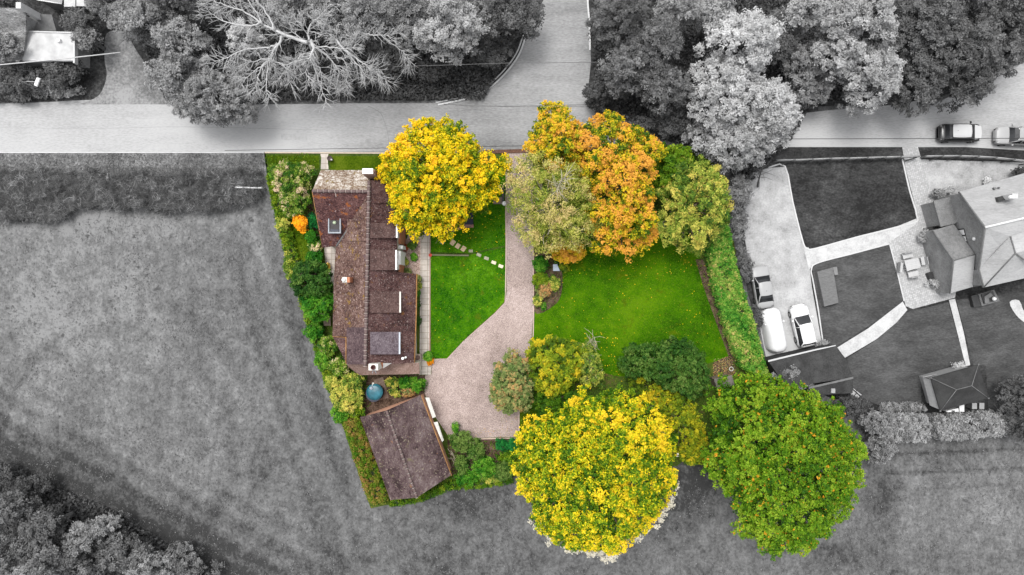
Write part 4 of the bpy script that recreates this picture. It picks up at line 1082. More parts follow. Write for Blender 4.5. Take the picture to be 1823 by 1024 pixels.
# teal tank on its pad
sheet('stone_pad', [(667, 676), (682, 671), (692, 708), (662, 717), (659, 712)], .03, M['stone_pink'])
tk = empty('oil_tank', P(668, 699, 0), 'round teal tank on a stone pad between cottage and garage', 'tank')
q = MB(); q.lathe(P(667, 698, 0)+[0.15, 0, 0], [(.80, 0), (.80, 1.15), (.76, 1.2)], 28); q.build('body', M['navy'], tk)
q = MB(); q.lathe(P(667, 698, 1.2), [(.80, -.03), (.78, .06), (.5, .12), (.02, .15)], 28); t_ = q.build('lid', M['teal'], tk)
q = MB(); q.lathe(P(661, 691, 1.35), [(.17, -.06), (.17, .06), (.12, .10), (.02, .11)], 14); q.build('filler_cap', M['bluegrey'], tk)
q = MB(); q.tube([P(663, 682, 1.3), P(666, 683, 1.35)], .07, 6); q.tube([P(664, 683, 1.3), P(662, 688, 1.25)], .04, 6); q.build('valve', M['offwhite'], tk)
# planters and pots
pl = empty('square_planter', P(742, 636, 0), 'beige square planter with a round brown pot at the south east corner of the cottage', 'planter')
q = MB(); q.pbox(737, 631, 749, 642, 0, .5); q.build('box', plain('beige_stone', (.55, .45, .38), .9), pl)
q = MB(); q.lathe(P(744.5, 636, .5), [(.18, -.05), (.22, .3), (.20, .3), (.17, .22)], 16); q.build('pot', plain('brown_pot', (.2, .13, .11), .8), pl)
q = MB(); q.lathe(P(766.5, 454.5, 0), [(.10, 0), (.17, .25), (.15, .25), (.02, .2)], 12)
tag(q.build('plant_pot', M['red']), 'small red pot at the corner of the lawn by the slab path', 'pot')
q = MB(); q.lathe(P(589, 283.5, 0), [(.2, 0), (.26, .45), (.24, .45), (.2, .35), (.02, .33)], 14)
e = empty('plant_pot', P(588.5, 285, 0), 'dark round pot with a pale ornament beside the front gate path', 'pot'); q.build('bowl', plain('brown_bowl', (.07, .05, .045), .8), e)
q = MB(); q.lathe(P(590.5, 284.5, .5), [(.07, -.1), (.08, .1), (.02, .16)], 10); q.build('ornament', M['white'], e)
bn = empty('garden_bench', P(586, 575, 0), 'weathered slatted bench against the west wall of the cottage', 'bench')
q = MB()
for i in range(4): q.pbox(576+i*3.2, 563, 578.4+i*3.2, 580, .42, .46)
q.build('seat', M['wood'], bn)
q = MB()
for i in range(3): q.pbox(587.3, 563, 588.3, 580, .6+.15*i, .7+.15*i)
q.build('backrest', M['wood'], bn)
for x, y in ((577, 564), (577, 579), (587, 564), (587, 579)):
    p = P(x, y, .4); MB().box((p[0], p[1], .22), (.07, .07, .44)).build('leg', M['wood'], bn)
sb = empty('garden_slide', P(583, 474, 0), 'yellow plastic play slide on the slabs west of the cottage', 'toy')
q = MB(); q.slab([P(578, 472, .9), P(583, 467, .9), P(588, 473, .7), P(588, 480, .25), P(584, 484, .1), P(583, 477, .45)], .10); q.build('chute', M['yellowp'], sb, bevel=.03)
q = MB(); q.slab([P(578, 472, .96), P(583, 467, .96), P(584, 471, .96), P(580, 474, .96)], .8); q.build('ladder', plain('orange_plastic', (.7, .4, .04), .5), sb)
bx = empty('compost_box', P(990, 477, 0), 'small box with a blue grey lid in the bed right of the drive', 'box')
q = MB(); q.pprism([(985, 471), (992, 471), (996, 482), (985, 482)], 0, .7); q.build('body', M['bluegrey'], bx)
q = MB(); q.pprism([(984.6, 470.6), (992, 470.6), (996.5, 482.5), (984.6, 482.5)], .7, .75); q.build('lid', plain('pale_blue_lid', (.33, .38, .45), .5), bx)
sh = empty('garden_shed', P(1290, 680, 0), 'small grey felted shed at the corner of the large lawn, half under the green tree', 'shed')
q = MB(); q.slab([P(1271, 675, 2.0), P(1303, 668, 2.0), P(1308, 686, 1.85), P(1277, 694, 1.85)], .1, 0); q.build('roof', plain('grey_felt', (.19, .17, .15), .9), sh)
q = MB(); q.skirt([P(1272, 676, 2.0), P(1302, 669, 2.0), P(1306, 685, 1.85), P(1278, 693, 1.85)], .06, .1); q.build('wall', M['wood'], sh)
rg = MB(); rg.tube([P(1302+3.5*math.cos(t*.5), 657+3.5*math.sin(t*.5), .5) for t in range(14)], .04, 5)
tag(rg.build('hose_reel', M['offwhite']), 'white hose ring leaning in the dark corner below the long hedge', 'hose')


# neighbour's loose objects
mt = empty('sandpit_cover', P(1474, 510, 0), 'flat grey rectangular cover lying on the mown lawn', 'cover')
q = MB(); q.pprism([(1455, 484), (1483, 476), (1493, 539), (1468, 546)], 0, .55); q.build('board', ground('ribbed_grey_board', [.115, .14, .17], [(3, 1), (9, 1)], stretch=(1, 5, 1)), mt, bevel=.02)
q = MB(); q.pprism([(1483, 476), (1490, 475), (1492, 489), (1486, 490)], 0, .35); q.build('step', plain('mid_step', .18, .8), mt)
tbl = empty('garden_table', P(1622, 470, 0), 'pale rectangular garden table on the paved terrace', 'table')
q = MB(); q.pprism([(1610, 464), (1635, 459), (1640, 475), (1615, 483)], .70, .75); q.build('table_top', plain('pale_table_top', .42, .7, var=.06), tbl)
q = MB()
for k in range(5):
    q.pprism([(1611+k*1, 467.5+k*3.4), (1634+k*1, 462.5+k*3.4), (1634+k*1, 463.3+k*3.4), (1611+k*1, 468.3+k*3.4)], .75, .757)
q.build('slat', M['g60'], tbl)
for x, y in ((1613, 466), (1633, 462), (1617, 480), (1637, 473)):
    p = P(x, y, .7); MB().box((p[0], p[1], .35), (.08, .08, .7)).build('leg', M['g60'], tbl)
def gchair(x, y, wx, wy, rot, lab):
    p = P(x, y, .45)
    e = empty('garden_chair', (p[0], p[1], 0), lab, 'chair', 'chairs round the pale garden table', rot)
    wx /= K; wy /= K
    def lb(c, s, n, m):
        b = MB(); b.box(c, s); o = b.build(n, m); o.parent = e; return o
    lb((0, 0, .44), (wx, wy, .07), 'seat', M['g60'])
    lb((0, wy/2+.04, .70), (wx, .07, .5), 'backrest', M['g35'])
    for sx in (-1, 1):
        for sy in (-1, 1): lb((sx*wx*.42, sy*wy*.4, .2), (.06, .06, .4), 'leg', M['g35'])
    return e
gchair(1616, 455, 18, 9, .22, 'wide chair on the far side of the pale garden table')
gchair(1603, 476, 17, 8, 1.45, 'chair at the left end of the pale garden table')
gchair(1626, 488, 18, 9, math.pi+.22, 'wide chair on the near side of the pale garden table')
gchair(1643, 465, 14, 6, -1.4, 'chair at the right end of the pale garden table')
for (x, y, lab) in ((1663, 431, 'square pale cushion seat by the extension wall, the upper of two'), (1666, 441.5, 'square pale cushion seat by the extension wall, the lower of two')):
    e = empty('patio_stool', P(x, y, 0), lab, 'stool', 'square seats by the extension')
    q = MB(); q.pprism([(x-5, y-4), (x+4, y-5), (x+6, y+4), (x-4, y+5)], .2, .62); q.build('cushion', M['g60'], e, bevel=.03)
    q = MB(); q.pprism([(x-4, y-3), (x+3.5, y-4), (x+5, y+3), (x-3, y+4)], 0, .2); q.build('base', M['g15'], e)
e = empty('log_store', P(1675, 466, 0), 'narrow dark trough standing along the extension wall', 'trough')
q = MB(); q.pprism([(1672, 460), (1675, 459), (1679, 473), (1676, 474)], 0.18, .6); q.build('box', M['g05'], e)
e = empty('patio_sofa', P(1670, 490, 0), 'dark rattan sofa with a grey table at the corner of the extension', 'sofa')
q = MB(); q.pprism([(1662, 485), (1681, 481), (1685, 495), (1666, 498)], 0, .45); q.build('seat', M['g05'], e)
q = MB(); q.pprism([(1667, 486), (1677, 484), (1679, 493), (1669, 495)], .45, .55); q.build('cushion', M['g35'], e)
q = MB(); q.pprism([(1652, 487), (1660, 484), (1663, 495), (1656, 498)], 0, .5); q.build('armchair', M['g05'], e)
e = empty('barbecue', P(1660, 404, 0), 'dark covered barbecue beside the pots at the extension corner', 'barbecue')
q = MB(); q.pprism([(1652, 406), (1663, 402), (1665, 408), (1655, 411)], 0, .9); q.build('body', M['g05'], e, bevel=.04)
q = MB(); q.pprism([(1643, 412), (1652, 408), (1653, 413), (1646, 416)], 0, .5); q.build('side_shelf', M['g60'], e)
e = empty('hot_tub', P(1755, 530, 0), 'black sunken tub in a grey frame with steps, below the house wall', 'hot tub')
q = MB(); q.pprism([(1742, 524), (1770, 516), (1780, 536), (1748, 545)], 0, .6); q.build('frame', M['g15'], e)
q = MB(); q.pprism([(1747, 524), (1768, 518.5), (1774, 535), (1752, 541)], .6, .72); q.build('cover', M['g05'], e)
q = MB(); q.pprism([(1753, 528), (1764, 521), (1768, 527), (1760, 531), (1762, 539), (1754, 541)], .72, .84); q.build('folded_cover', M['g15'], e)
q = MB(); q.pprism([(1729, 527), (1740, 524), (1748, 545), (1734, 547)], 0, .5); q.build('steps', M['g05'], e)
q = MB(); c_ = P(1769, 532, .95); q.lathe((c_[0], c_[1], .85), [(.02, 0), (.16, .06), (.2, .18), (.14, .32), (.02, .36)], 12)
tag(q.build('ball', M['g80']), 'white ball resting on the black tub cover', 'ball')
e = empty('wheelbarrow', P(1525, 705, 0), 'pale glazed cold frame tipped against the end of the dark outbuilding', 'cold frame')
e.name = 'cold_frame'
q = MB(); q.slab([P(1514, 694, 1.0), P(1520, 692, 1.0), P(1534, 703, .6), P(1526, 710, .6), P(1515, 707, .9)], .06); q.build('glazing', M['g60'], e)
q = MB(); q.tube([P(1518, 693, 1.05), P(1533, 706, .7)], .05, 4); q.tube([P(1526, 699, 1.05), P(1519, 707, .9)], .04, 4); q.tube([P(1530, 689, 1.1), P(1524, 697, .9)], .03, 4); q.build('frame', M['g05'], e)
q = MB()
for i in range(12): q.tube([P(807+i*1.0, 812+i*1.9 + (i % 2), .5), P(808+i*1.0, 814+i*1.9, .52)], .03, 4)
e = MB()
rng_ = np.random.default_rng(5)
for k in range(9):
    a = P(800+rng_.uniform(-3, 5), 808+rng_.uniform(-6, 10), .1); 
    e.tube([a, a+[rng_.uniform(-.2, .7), rng_.uniform(-.7, .3), .3], a+[rng_.uniform(.1, 1.2), rng_.uniform(-1.4, .1), .15]], [.035, .025, .012], 4)
tag(e.build('fallen_branch', M['barkpale']), 'pale fallen branch on the soil beside the garage wall', 'branch')

# ================================================================== CARS
def car(name, label, L, W, body, roofm, px, py, rz, hs=(.95, .92), cab=(-.36, -.20, .18, .34), hr=1.48, glassm=None, group='parked cars', rail=False, screen=None):
    """front at +x. cab: rear foot, rear top, front top, front foot as fractions of L from centre"""
    e = empty(name, (0, 0, 0), label, 'car', group)
    NS = 26; NP = 9
    def wid(t):   # t -1..1
        a = abs(t)
        k = (1 - max(0, (a-.80)/.20)**2.4*.36)
        return W/2*k*(1-.05*a)
    vs_ = []; fs = []
    def deck(t):
        x = t*.5
        if x > cab[3]: return hs[1] - .22*((x-cab[3])/(.5-cab[3]))**1.8
        if x < cab[0]: return hs[0] - .18*((cab[0]-x)/(.5+cab[0]+1e-6))**2
        return hs[0]+(hs[1]-hs[0])*(x-cab[0])/(cab[3]-cab[0])
    for i in range(NS+1):
        t = -1+2*i/NS
        # squeeze ends
        tt = math.copysign(abs(t)**.9, t)
        x = tt*L/2; wv = wid(tt); d = deck(tt)
        prof = [(wv*.90, .22), (wv*.985, .34), (wv, .58), (wv*.985, d-.13), (wv*.93, d-.03), (wv*.80, d+.0), (wv*.45, d+.03), (0, d+.04)]
        full = [(y, z) for y, z in prof] + [(-y, z) for y, z in prof[-2::-1]]
        if i in (0, NS):
            full = [(y*.93, .3+(z-.22)*.85) for y, z in full]
        vs_ += [(x, y, z) for y, z in full]
    n = 15
    for i in range(NS):
        for k in range(n-1):
            fs.append([i*n+k, i*n+k+1, (i+1)*n+k+1, (i+1)*n+k][::-1])
    fs.append([k for k in range(n)]); fs.append([NS*n+k for k in range(n)][::-1])
    fs.append([0]+[i*n+n-1 for i in range(NS+1)][:0]+[NS*n, NS*n+n-1, n-1])
    b = MB(); b.add(vs_, fs, 0, True); bo = b.build('body', body); bo.parent = e
    # greenhouse
    def ring(x, wv, z, rnd=.12):
        return [(x, wv, z), (x, wv*.6, z+rnd*.25), (x, 0, z+rnd*.35), (x, -wv*.6, z+rnd*.25), (x, -wv, z)]
    g = MB()
    x0, x1, x2, x3 = [c*L for c in cab]
    zb_ = lambda x: deck(2*x/L)-.02
    wb, wt = W/2*.92, W/2*.70
    R = []
    for x, f in ((x0, 0), (x0*.5+x1*.5, .62), (x1, 1), (x1*.5+x2*.5, 1.03), (x2, 1), (x2*.5+x3*.5, .58), (x3, 0)):
        zz = zb_(x)*(1-f)+(hr-.04)*f if f < 1 else hr-.04*(1 if f == 1 else .4)
        wv = wb*(1-f)+wt*f if f <= 1 else wt
        if f == 0: wv *= .93
        R.append(ring(x, wv, zz) + [(x, -wb*(.93 if f == 0 else 1), zb_(x)-.05), (x, wb*(.93 if f == 0 else 1), zb_(x)-.05)])
    vs_ = [p for r in R for p in r]; fs = []
    for i in range(len(R)-1):
        for k in range(7):
            fs.append([i*7+k, (i+1)*7+k, (i+1)*7+(k+1) % 7, i*7+(k+1) % 7])
    fs.append(list(range(7))); fs.append([(len(R)-1)*7+k for k in range(7)][::-1])
    g.add(vs_, fs, 0, False); go = g.build('windows', M['glass']); go.parent = e
    if screen:  # grey screen colours paint the reflected sky onto the panes
        s_ = MB(); s_.add([(x0+.06*L, -wb*.78, zb_(x0)+.19), (x0+.06*L, wb*.78, zb_(x0)+.19), (x1-.04, wt*.86, hr-.03), (x1-.04, -wt*.86, hr-.03)], [[0, 1, 2, 3]]); so_ = s_.build('rear_window', screen if screen is not M['carwhite'] else M['g15']); so_.parent = e
        s_ = MB(); s_.add([(x3-.05*L, wb*.80, zb_(x3)+.17), (x3-.05*L, -wb*.80, zb_(x3)+.17), (x2+.03, -wt*.86, hr-.03), (x2+.03, wt*.86, hr-.03)], [[0, 1, 2, 3]]); so_ = s_.build('windscreen', screen); so_.parent = e
    # roof panel
    r = MB(); rw = wt*1.03
    xs = [x1-.05, x1*.7+x2*.3, x1*.3+x2*.7, x2+.03]
    vs_ = []
    for i, x in enumerate(xs):
        zc = hr+(.035 if i in (1, 2) else 0)
        for y, dz in ((rw, -.035), (rw*.9, .02), (rw*.45, .045), (0, .055), (-rw*.45, .045), (-rw*.9, .02), (-rw, -.035)):
            xx = x + (0.06 if i == 3 else (-.05 if i == 0 else 0))*(1-abs(y/rw)**2)
            vs_.append((xx, y*(.95 if i in (0, 3) else 1), zc+dz))
    fs = [[i*7+k, i*7+k+1, (i+1)*7+k+1, (i+1)*7+k][::-1] for i in range(3) for k in range(6)]
    nb_ = len(vs_)
    r.add(vs_, fs, 0, True)
    ro = r.build('roof', roofm); ro.parent = e
    ax = MB(); ax.lathe((x1+.35, 0, hr+.06), [(.04, 0), (.03, .05)], 6); ao = ax.build('aerial', M['g05']); ao.parent = ro
    # pillars (body colour)
    for sy in (-1, 1):
        p = MB(); p.tube([(x3, sy*wb*.9, zb_(x3)+.03), (x2, sy*wt*1.0, hr-.01)], .04, 5)
        po = p.build('pillar', body); po.parent = e
        p = MB(); p.tube([(x0, sy*wb*.9, zb_(x0)+.03), (x1, sy*wt*1.0, hr-.01)], .06, 5); po = p.build('pillar', body); po.parent = e
        p = MB(); p.tube([(0, sy*wb*1.0, zb_(0)+.02), (0, sy*wt*1.02, hr-.02)], .03, 5); po = p.build('pillar', body); po.parent = e
    for sx in (-1, 1):
        for sy in (-1, 1):
            wm2 = MB(); c = (sx*L*.305, sy*(W/2-.10), .32)
            prof = [(.20, -.11), (.32, -.10), (.33, 0), (.32, .10), (.20, .11)]
            vv = []
            for rr_, yy in prof:
                for k in range(18):
                    t = 2*math.pi*k/18; vv.append((c[0]+rr_*math.cos(t), c[1]+yy, c[2]+rr_*math.sin(t)))
            ff = [[i*18+k, i*18+(k+1) % 18, (i+1)*18+(k+1) % 18, (i+1)*18+k] for i in range(4) for k in range(18)]
            wm2.add(vv, ff, 0, True); wo = wm2.build('tyre', M['rubber']); wo.parent = e
            rm = MB(); vv = [(c[0]+.21*math.cos(2*math.pi*k/16), c[1]+sy*.09, c[2]+.21*math.sin(2*math.pi*k/16)) for k in range(16)]
            rm.add(vv, [list(range(16))], 0); rmo = rm.build('rim', M['rim']); rmo.parent = wo
    for sy in (-1, 1):
        h = MB(); h.box((L*.455, sy*W*.36, .72), (.22, .30, .13), rz=-sy*.35, taper=.8); ho = h.build('headlight', M['lamp']); ho.parent = e
        h = MB(); h.box((-L*.468, sy*W*.37, .80), (.14, .26, .16), rz=sy*.3, taper=.8); ho = h.build('tail_light', M['g15']); ho.parent = e
        m_ = MB(); m_.box((x3-.30, sy*(W/2+.07), .98), (.14, .22, .13), taper=.8); mo = m_.build('wing_mirror', body if not rail else M['cardark']); mo.parent = e
    bp = MB(); bp.box((L/2-.10, 0, .45), (.16, W*.72, .22)); bp.box((-L/2+.08, 0, .45), (.16, W*.72, .22)); bo2 = bp.build('bumper', M['g05']); bo2.parent = e
    q = P(px, py, .7)
    e.location = (q[0], q[1], 0.025); e.rotation_euler = (0, 0, rz)
    return e
car('parked_car', 'dark sided car with white roof and bonnet, left of the two on the road', 4.1, 1.75, M['cardark'], M['carpale'], 1709, 236.5, 0.0, cab=(-.40, -.27, .13, .28), screen=M['glass'])
e = bpy.data.objects['parked_car']
bn_ = MB(); bn_.add([(1.22, .70, 1.0), (1.22, -.70, 1.0), (1.9, -.58, .90), (1.98, 0, .885), (1.9, .58, .90)], [[0, 1, 2, 3, 4]]); bo = bn_.build('bonnet', M['carpale']); bo.parent = e
car('parked_car', 'silver car with a white windscreen cover on the road, cut by the right edge', 4.3, 1.8, M['carsilver'], M['carsilver'], 1812, 242, math.pi-.03, cab=(-.40, -.22, .08, .24), screen=M['carwhite'])
car('parked_car', 'silver saloon parked at the foot of the long hedge, nearest the fence', 4.1, 1.75, M['carsilver'], M['carsilver'], 1357.5, 511, math.radians(99), cab=(-.36, -.18, .10, .26), screen=M['g15'])
car('parked_car', 'bright white hatchback next to the covered car', 4.15, 1.78, M['carwhite'], M['carwhite'], 1429, 580, math.radians(103), cab=(-.46, -.38, .04, .24), screen=M['g35'])
# covered car
cv = empty('covered_car', (0, 0, 0), 'car hidden under a smooth white fabric cover beside the long hedge', 'car', 'parked cars')
L, W = 4.3, 1.95
vs_ = []; NS = 30; NPp = 16
for i in range(NS+1):
    t = -1+2*i/NS; x = t*L/2
    wv = W/2*(1-max(0, (abs(t)-.72)/.28)**2.2*.55)*(1-.02*math.sin(4*t))
    f = 1/(1+math.exp(-(t+.95)*9))*1/(1+math.exp((t-.42)*9))
    zt_ = .86+.56*f - .16*max(0, t-.5)*1.4
    if i in (0, NS): zt_ *= .86
    for k in range(NPp+1):
        a = math.pi*k/NPp; cx_ = math.cos(a)
        y = wv*math.copysign(abs(cx_)**.55, cx_)*(1-.22*f*(math.sin(a)**.8))
        z = .08+(zt_-.08)*(math.sin(a)**.55 if math.sin(a) > 0 else 0)
        vs_.append((x, y, z+.012*math.sin(9*t+3*a)))
fs = [[i*(NPp+1)+k, i*(NPp+1)+k+1, (i+1)*(NPp+1)+k+1, (i+1)*(NPp+1)+k][::-1] for i in range(NS) for k in range(NPp)]
fs.append([k for k in range(NPp+1)]); fs.append([NS*(NPp+1)+k for k in range(NPp+1)][::-1])
b = MB(); b.add(vs_, fs, 0, True); bo = b.build('cover', M['cloth']); bo.parent = cv
b = MB()
for sy in (-1, 1): b.box((.75, sy*.90, 1.0), (.2, .16, .14), taper=.7)
bo = b.build('mirror_bulge', M['cloth']); bo.parent = cv
q = P(1379, 588, .7); cv.location = (q[0], q[1], .025); cv.rotation_euler = (0, 0, math.radians(101))

# ================================================================== TREES OF THE GARDEN
def ell(cx, cy, rx, ry, n=24):
    return [(cx+rx*math.cos(2*math.pi*k/n), cy+ry*math.sin(2*math.pi*k/n)) for k in range(n)]

tree('maple_tree', 'golden yellow maple spreading over the cottage roof and the road edge', 'tree',
     [(745, 205), (765, 212), (800, 206), (838, 216), (850, 250), (866, 272), (905, 278), (915, 292), (893, 315), (890, 352), (872, 376), (845, 380), (832, 405), (806, 412), (784, 432), (768, 424), (742, 428), (722, 420), (710, 408), (692, 404), (699, 386), (680, 368), (690, 345), (686, 320), (668, 316), (672, 285), (700, 264), (704, 244), (728, 230), (730, 215)],
     9.5, 3.2, M['l_yellow'], M['bark'], 11, turn=.45, lobe=1.1, gaps=.92, fill=.75, clump=.28, nper=16, ls=.098, hue=.32, up=.6, tmid=.50, zo=5.5, base=(785, 320))
tree('oak_tree', 'small orange tree top left of the big orange oak, overhanging the road', 'tree',
     [(975, 182), (1000, 182), (1012, 200), (1030, 225), (1050, 260), (1036, 300), (990, 320), (955, 300), (934, 270), (938, 235), (952, 210)],
     8.5, 3, M['l_orange'], M['bark'], 12, turn=.45, lobe=1.0, clump=.27, nper=16, ls=.095, hue=.38, up=.7, tmid=.58, zo=5)
def oak_tone(pos, T, rng):
    u = (pos[:, 1]-P(0, 300, 5)[1])/6.0
    k = np.sin(pos[:, 0]*1.1+1)*np.cos(pos[:, 1]*.9)*.12
    return T - .16*np.clip(u, -.3, 1) + k + rng.choice([0, -.3], len(T), p=[.88, .12])
tree('oak_tree', 'tall orange and yellow oak between the pale birch and the olive tree', 'tree',
     [(1085, 188), (1108, 202), (1120, 215), (1150, 225), (1185, 245), (1192, 268), (1170, 275), (1166, 300), (1162, 330), (1160, 352), (1163, 372), (1162, 400), (1168, 420), (1155, 448), (1130, 455), (1110, 478), (1098, 468), (1092, 450), (1072, 462), (1050, 455), (1040, 400), (1042, 330), (1012, 290), (1004, 250), (1014, 218), (1052, 210), (1066, 195)],
     10.0, 2.8, M['l_orange'], M['bark'], 13, turn=.45, lobe=1.15, clump=.28, nper=16, ls=.095, hue=.55, up=.7, tmid=.66, zo=5.5, base=(1095, 340), tonefn=oak_tone)
tree('maple_bush', 'low deep orange bush showing below the pale birch beside the drive bed', 'bush',
     [(975, 440), (1000, 428), (1030, 430), (1045, 450), (1032, 466), (1012, 468), (985, 462)], 3.2, .6, M['l_orange'], M['bark'], 14, turn=.45, lobe=.6, clump=.25, nper=18, ls=.11, up=.7, tmid=.78, hue=.2)
tree('birch_tree', 'pale olive feathery birch leaning over the gravel drive', 'tree',
     [(935, 268), (965, 265), (1000, 268), (1025, 285), (1050, 305), (1058, 335), (1060, 370), (1075, 395), (1062, 420), (1050, 440), (1020, 446), (992, 452), (962, 456), (940, 448), (925, 430), (908, 412), (902, 385), (898, 350), (900, 318), (905, 292)],
     10.5, 2.4, M['l_birch'], M['barkpale'], 15, lobe=1.3, clump=.42, nper=26, ls=.10, hue=.34, aspect=.33, up=.35, tmid=.48, zo=5.5, fill=.6, base=(985, 350), rnd=.8)
tree('laurel_tree', 'deep green tree squeezed between the orange oak and the olive tree', 'tree',
     [(1160, 262), (1190, 258), (1230, 262), (1238, 285), (1215, 310), (1200, 345), (1180, 370), (1160, 350), (1150, 310)], 6.0, 1.2, M['l_green'], M['bark'], 16, lobe=1.0, clump=.32, nper=20, ls=.12, hue=.25)
tree('willow_tree', 'olive yellow willow with draping shoots at the top of the long hedge', 'tree',
     [(1225, 280), (1250, 275), (1275, 290), (1292, 320), (1298, 360), (1292, 400), (1275, 425), (1262, 450), (1240, 462), (1215, 445), (1185, 442), (1165, 425), (1160, 395), (1172, 370), (1170, 340), (1190, 310), (1208, 290)],
     8.5, 1.8, M['l_olive'], M['bark'], 17, lobe=1.15, clump=.36, nper=22, ls=.115, hue=.36, up=.4, aspect=.4, tmid=.52, zo=4.5)
cutoff = [P(x, y, 4.5)[:2] for x, y in [(905, 845), (922, 905), (960, 945), (1000, 968), (1060, 975), (1120, 968), (1160, 930), (1195, 885), (1206, 820)]]
def fringe(pos, T, rng):
    T = np.clip(T, 0, .79)
    c = P(1060, 830, 5)[:2]
    dx = pos[:, :2]-c
    a = np.arctan2(dx[:, 1], dx[:, 0]); r = np.hypot(dx[:, 0], dx[:, 1])
    ca = np.array([math.atan2(p[1]-c[1], p[0]-c[0]) for p in cutoff]); cr = np.array([math.hypot(p[0]-c[0], p[1]-c[1]) for p in cutoff])
    o = np.argsort(ca); lim = np.interp(a, ca[o], cr[o])*(1.0)
    g_ = (r > lim) & (a < .12) 
    g_ |= (r > lim) & (a < -2.9)
    return np.where(g_, .97+0*T, T)
tree('maple_tree', 'huge round yellow and green maple at the bottom centre with a pale grey fringe', 'tree',
     [(1095, 690), (1120, 700), (1165, 715), (1195, 745), (1205, 790), (1212, 840), (1206, 890), (1180, 925), (1160, 950), (1120, 975), (1085, 1003), (1050, 985), (1010, 985), (975, 968), (950, 940), (930, 905), (922, 875), (906, 845), (908, 820), (925, 800), (922, 765), (945, 745), (975, 735), (1010, 715), (1040, 690), (1070, 700)],
     9.5, 2.8, M['l_yellow2'], M['bark'], 18, turn=.45, lobe=1.1, gaps=.92, fill=.75, clump=.27, nper=16, ls=.095, hue=.30, up=.6, tmid=.42, zo=5, tonefn=fringe, base=(1055, 820))
def specks(pos, T, rng):
    T = np.clip(T, 0, .80)
    n = len(T); k = 420
    c = pos[rng.integers(0, n, k)]
    hit = np.zeros(n, bool)
    for q in c:
        d = np.abs(pos-q).max(axis=1); hit |= d < .10
    hit |= rng.uniform(size=n) < .015
    return np.where(hit, rng.uniform(.9, 1.0, n), T)
tree('chestnut_tree', 'large round green tree flecked with orange leaves at the bottom right', 'tree',
     [(1300, 672), (1330, 665), (1370, 668), (1410, 675), (1450, 692), (1490, 718), (1520, 748), (1536, 790), (1540, 840), (1535, 880), (1508, 915), (1474, 955), (1438, 990), (1400, 994), (1360, 990), (1336, 975), (1318, 938), (1300, 902), (1278, 866), (1255, 840), (1245, 805), (1262, 770), (1258, 735), (1265, 700)],
     10.0, 2.6, M['l_specks'], M['bark'], 19, lobe=1.25, gaps=.92, fill=.75, clump=.29, nper=16, ls=.098, hue=.24, up=.65, tmid=.50, zo=5, tonefn=specks, base=(1385, 820))
tree('hazel_bush', 'yellow green loose bush at the lower left corner of the large lawn', 'bush',
     [(945, 602), (985, 600), (1025, 605), (1045, 625), (1040, 660), (1020, 690), (985, 712), (955, 700), (940, 670), (936, 635)], 4.6, .8, M['l_bronze'], M['bark'], 20, lobe=.75, clump=.27, nper=18, ls=.10, hue=.32, tmid=.50)
tree('dogwood_bush', 'thin grey green bush just right of the yellow green bush on the lawn', 'bush',
     [(1030, 615), (1055, 600), (1062, 625), (1072, 655), (1072, 690), (1040, 690), (1028, 655)], 3.6, .5, M['l_olive'], M['barkpale'], 21, lobe=.6, clump=.24, nper=14, ls=.09, aspect=.4, tmid=.32, fill=.3, hue=.25)
tree('holly_tree', 'dark evergreen tree at the bottom edge of the large lawn', 'tree',
     [(1098, 625), (1125, 612), (1165, 612), (1200, 600), (1230, 608), (1255, 625), (1266, 655), (1264, 690), (1240, 712), (1215, 708), (1180, 690), (1150, 672), (1115, 672), (1096, 655)], 5.2, .8, M['l_dark'], M['bark'], 22, lobe=.85, clump=.29, nper=20, ls=.10, hue=.24, tmid=.52, up=.45)
tree('cherry_tree', 'grey green tree with rusty tips at the edge of the gravel turning area', 'tree',
     [(895, 630), (915, 622), (935, 632), (948, 660), (950, 700), (945, 730), (918, 738), (885, 730), (868, 708), (875, 675), (882, 648)], 4.8, .9, M['l_rust'], M['bark'], 23, lobe=.7, clump=.26, nper=18, ls=.095, hue=.36, tmid=.52, fill=.5)
tree('hawthorn_tree', 'bronze yellow thorn tree in the gap between the three large lower trees', 'tree',
     [(1120, 672), (1145, 660), (1170, 685), (1210, 700), (1235, 715), (1255, 760), (1262, 800), (1240, 822), (1212, 818), (1200, 770), (1165, 730), (1125, 705)], 4.4, .5, M['l_bronze'], M['bark'], 24, lobe=.75, clump=.27, nper=18, ls=.09, hue=.32, aspect=.4, tmid=.50, up=.35)
tree('shadow_bush', 'dull green bush in the dip above the huge yellow maple', 'bush',
     [(950, 690), (1000, 690), (1045, 690), (1030, 712), (985, 735), (955, 745), (945, 720)], 2.4, .3, M['l_green'], M['bark'], 25, lobe=.6, clump=.25, nper=16, ls=.10, tmid=.3)
bpy.data.objects['shadow_bush'].name = 'laurel_bush'
tree('laurel_bush', 'yellow green undergrowth bush between the thorn tree and the green tree', 'bush', [(1205, 790), (1262, 780), (1258, 822), (1215, 826)], 2.6, .3, M['l_bronze'], M['bark'], 26, lobe=.6, clump=.25, nper=16, ls=.10, tmid=.4)
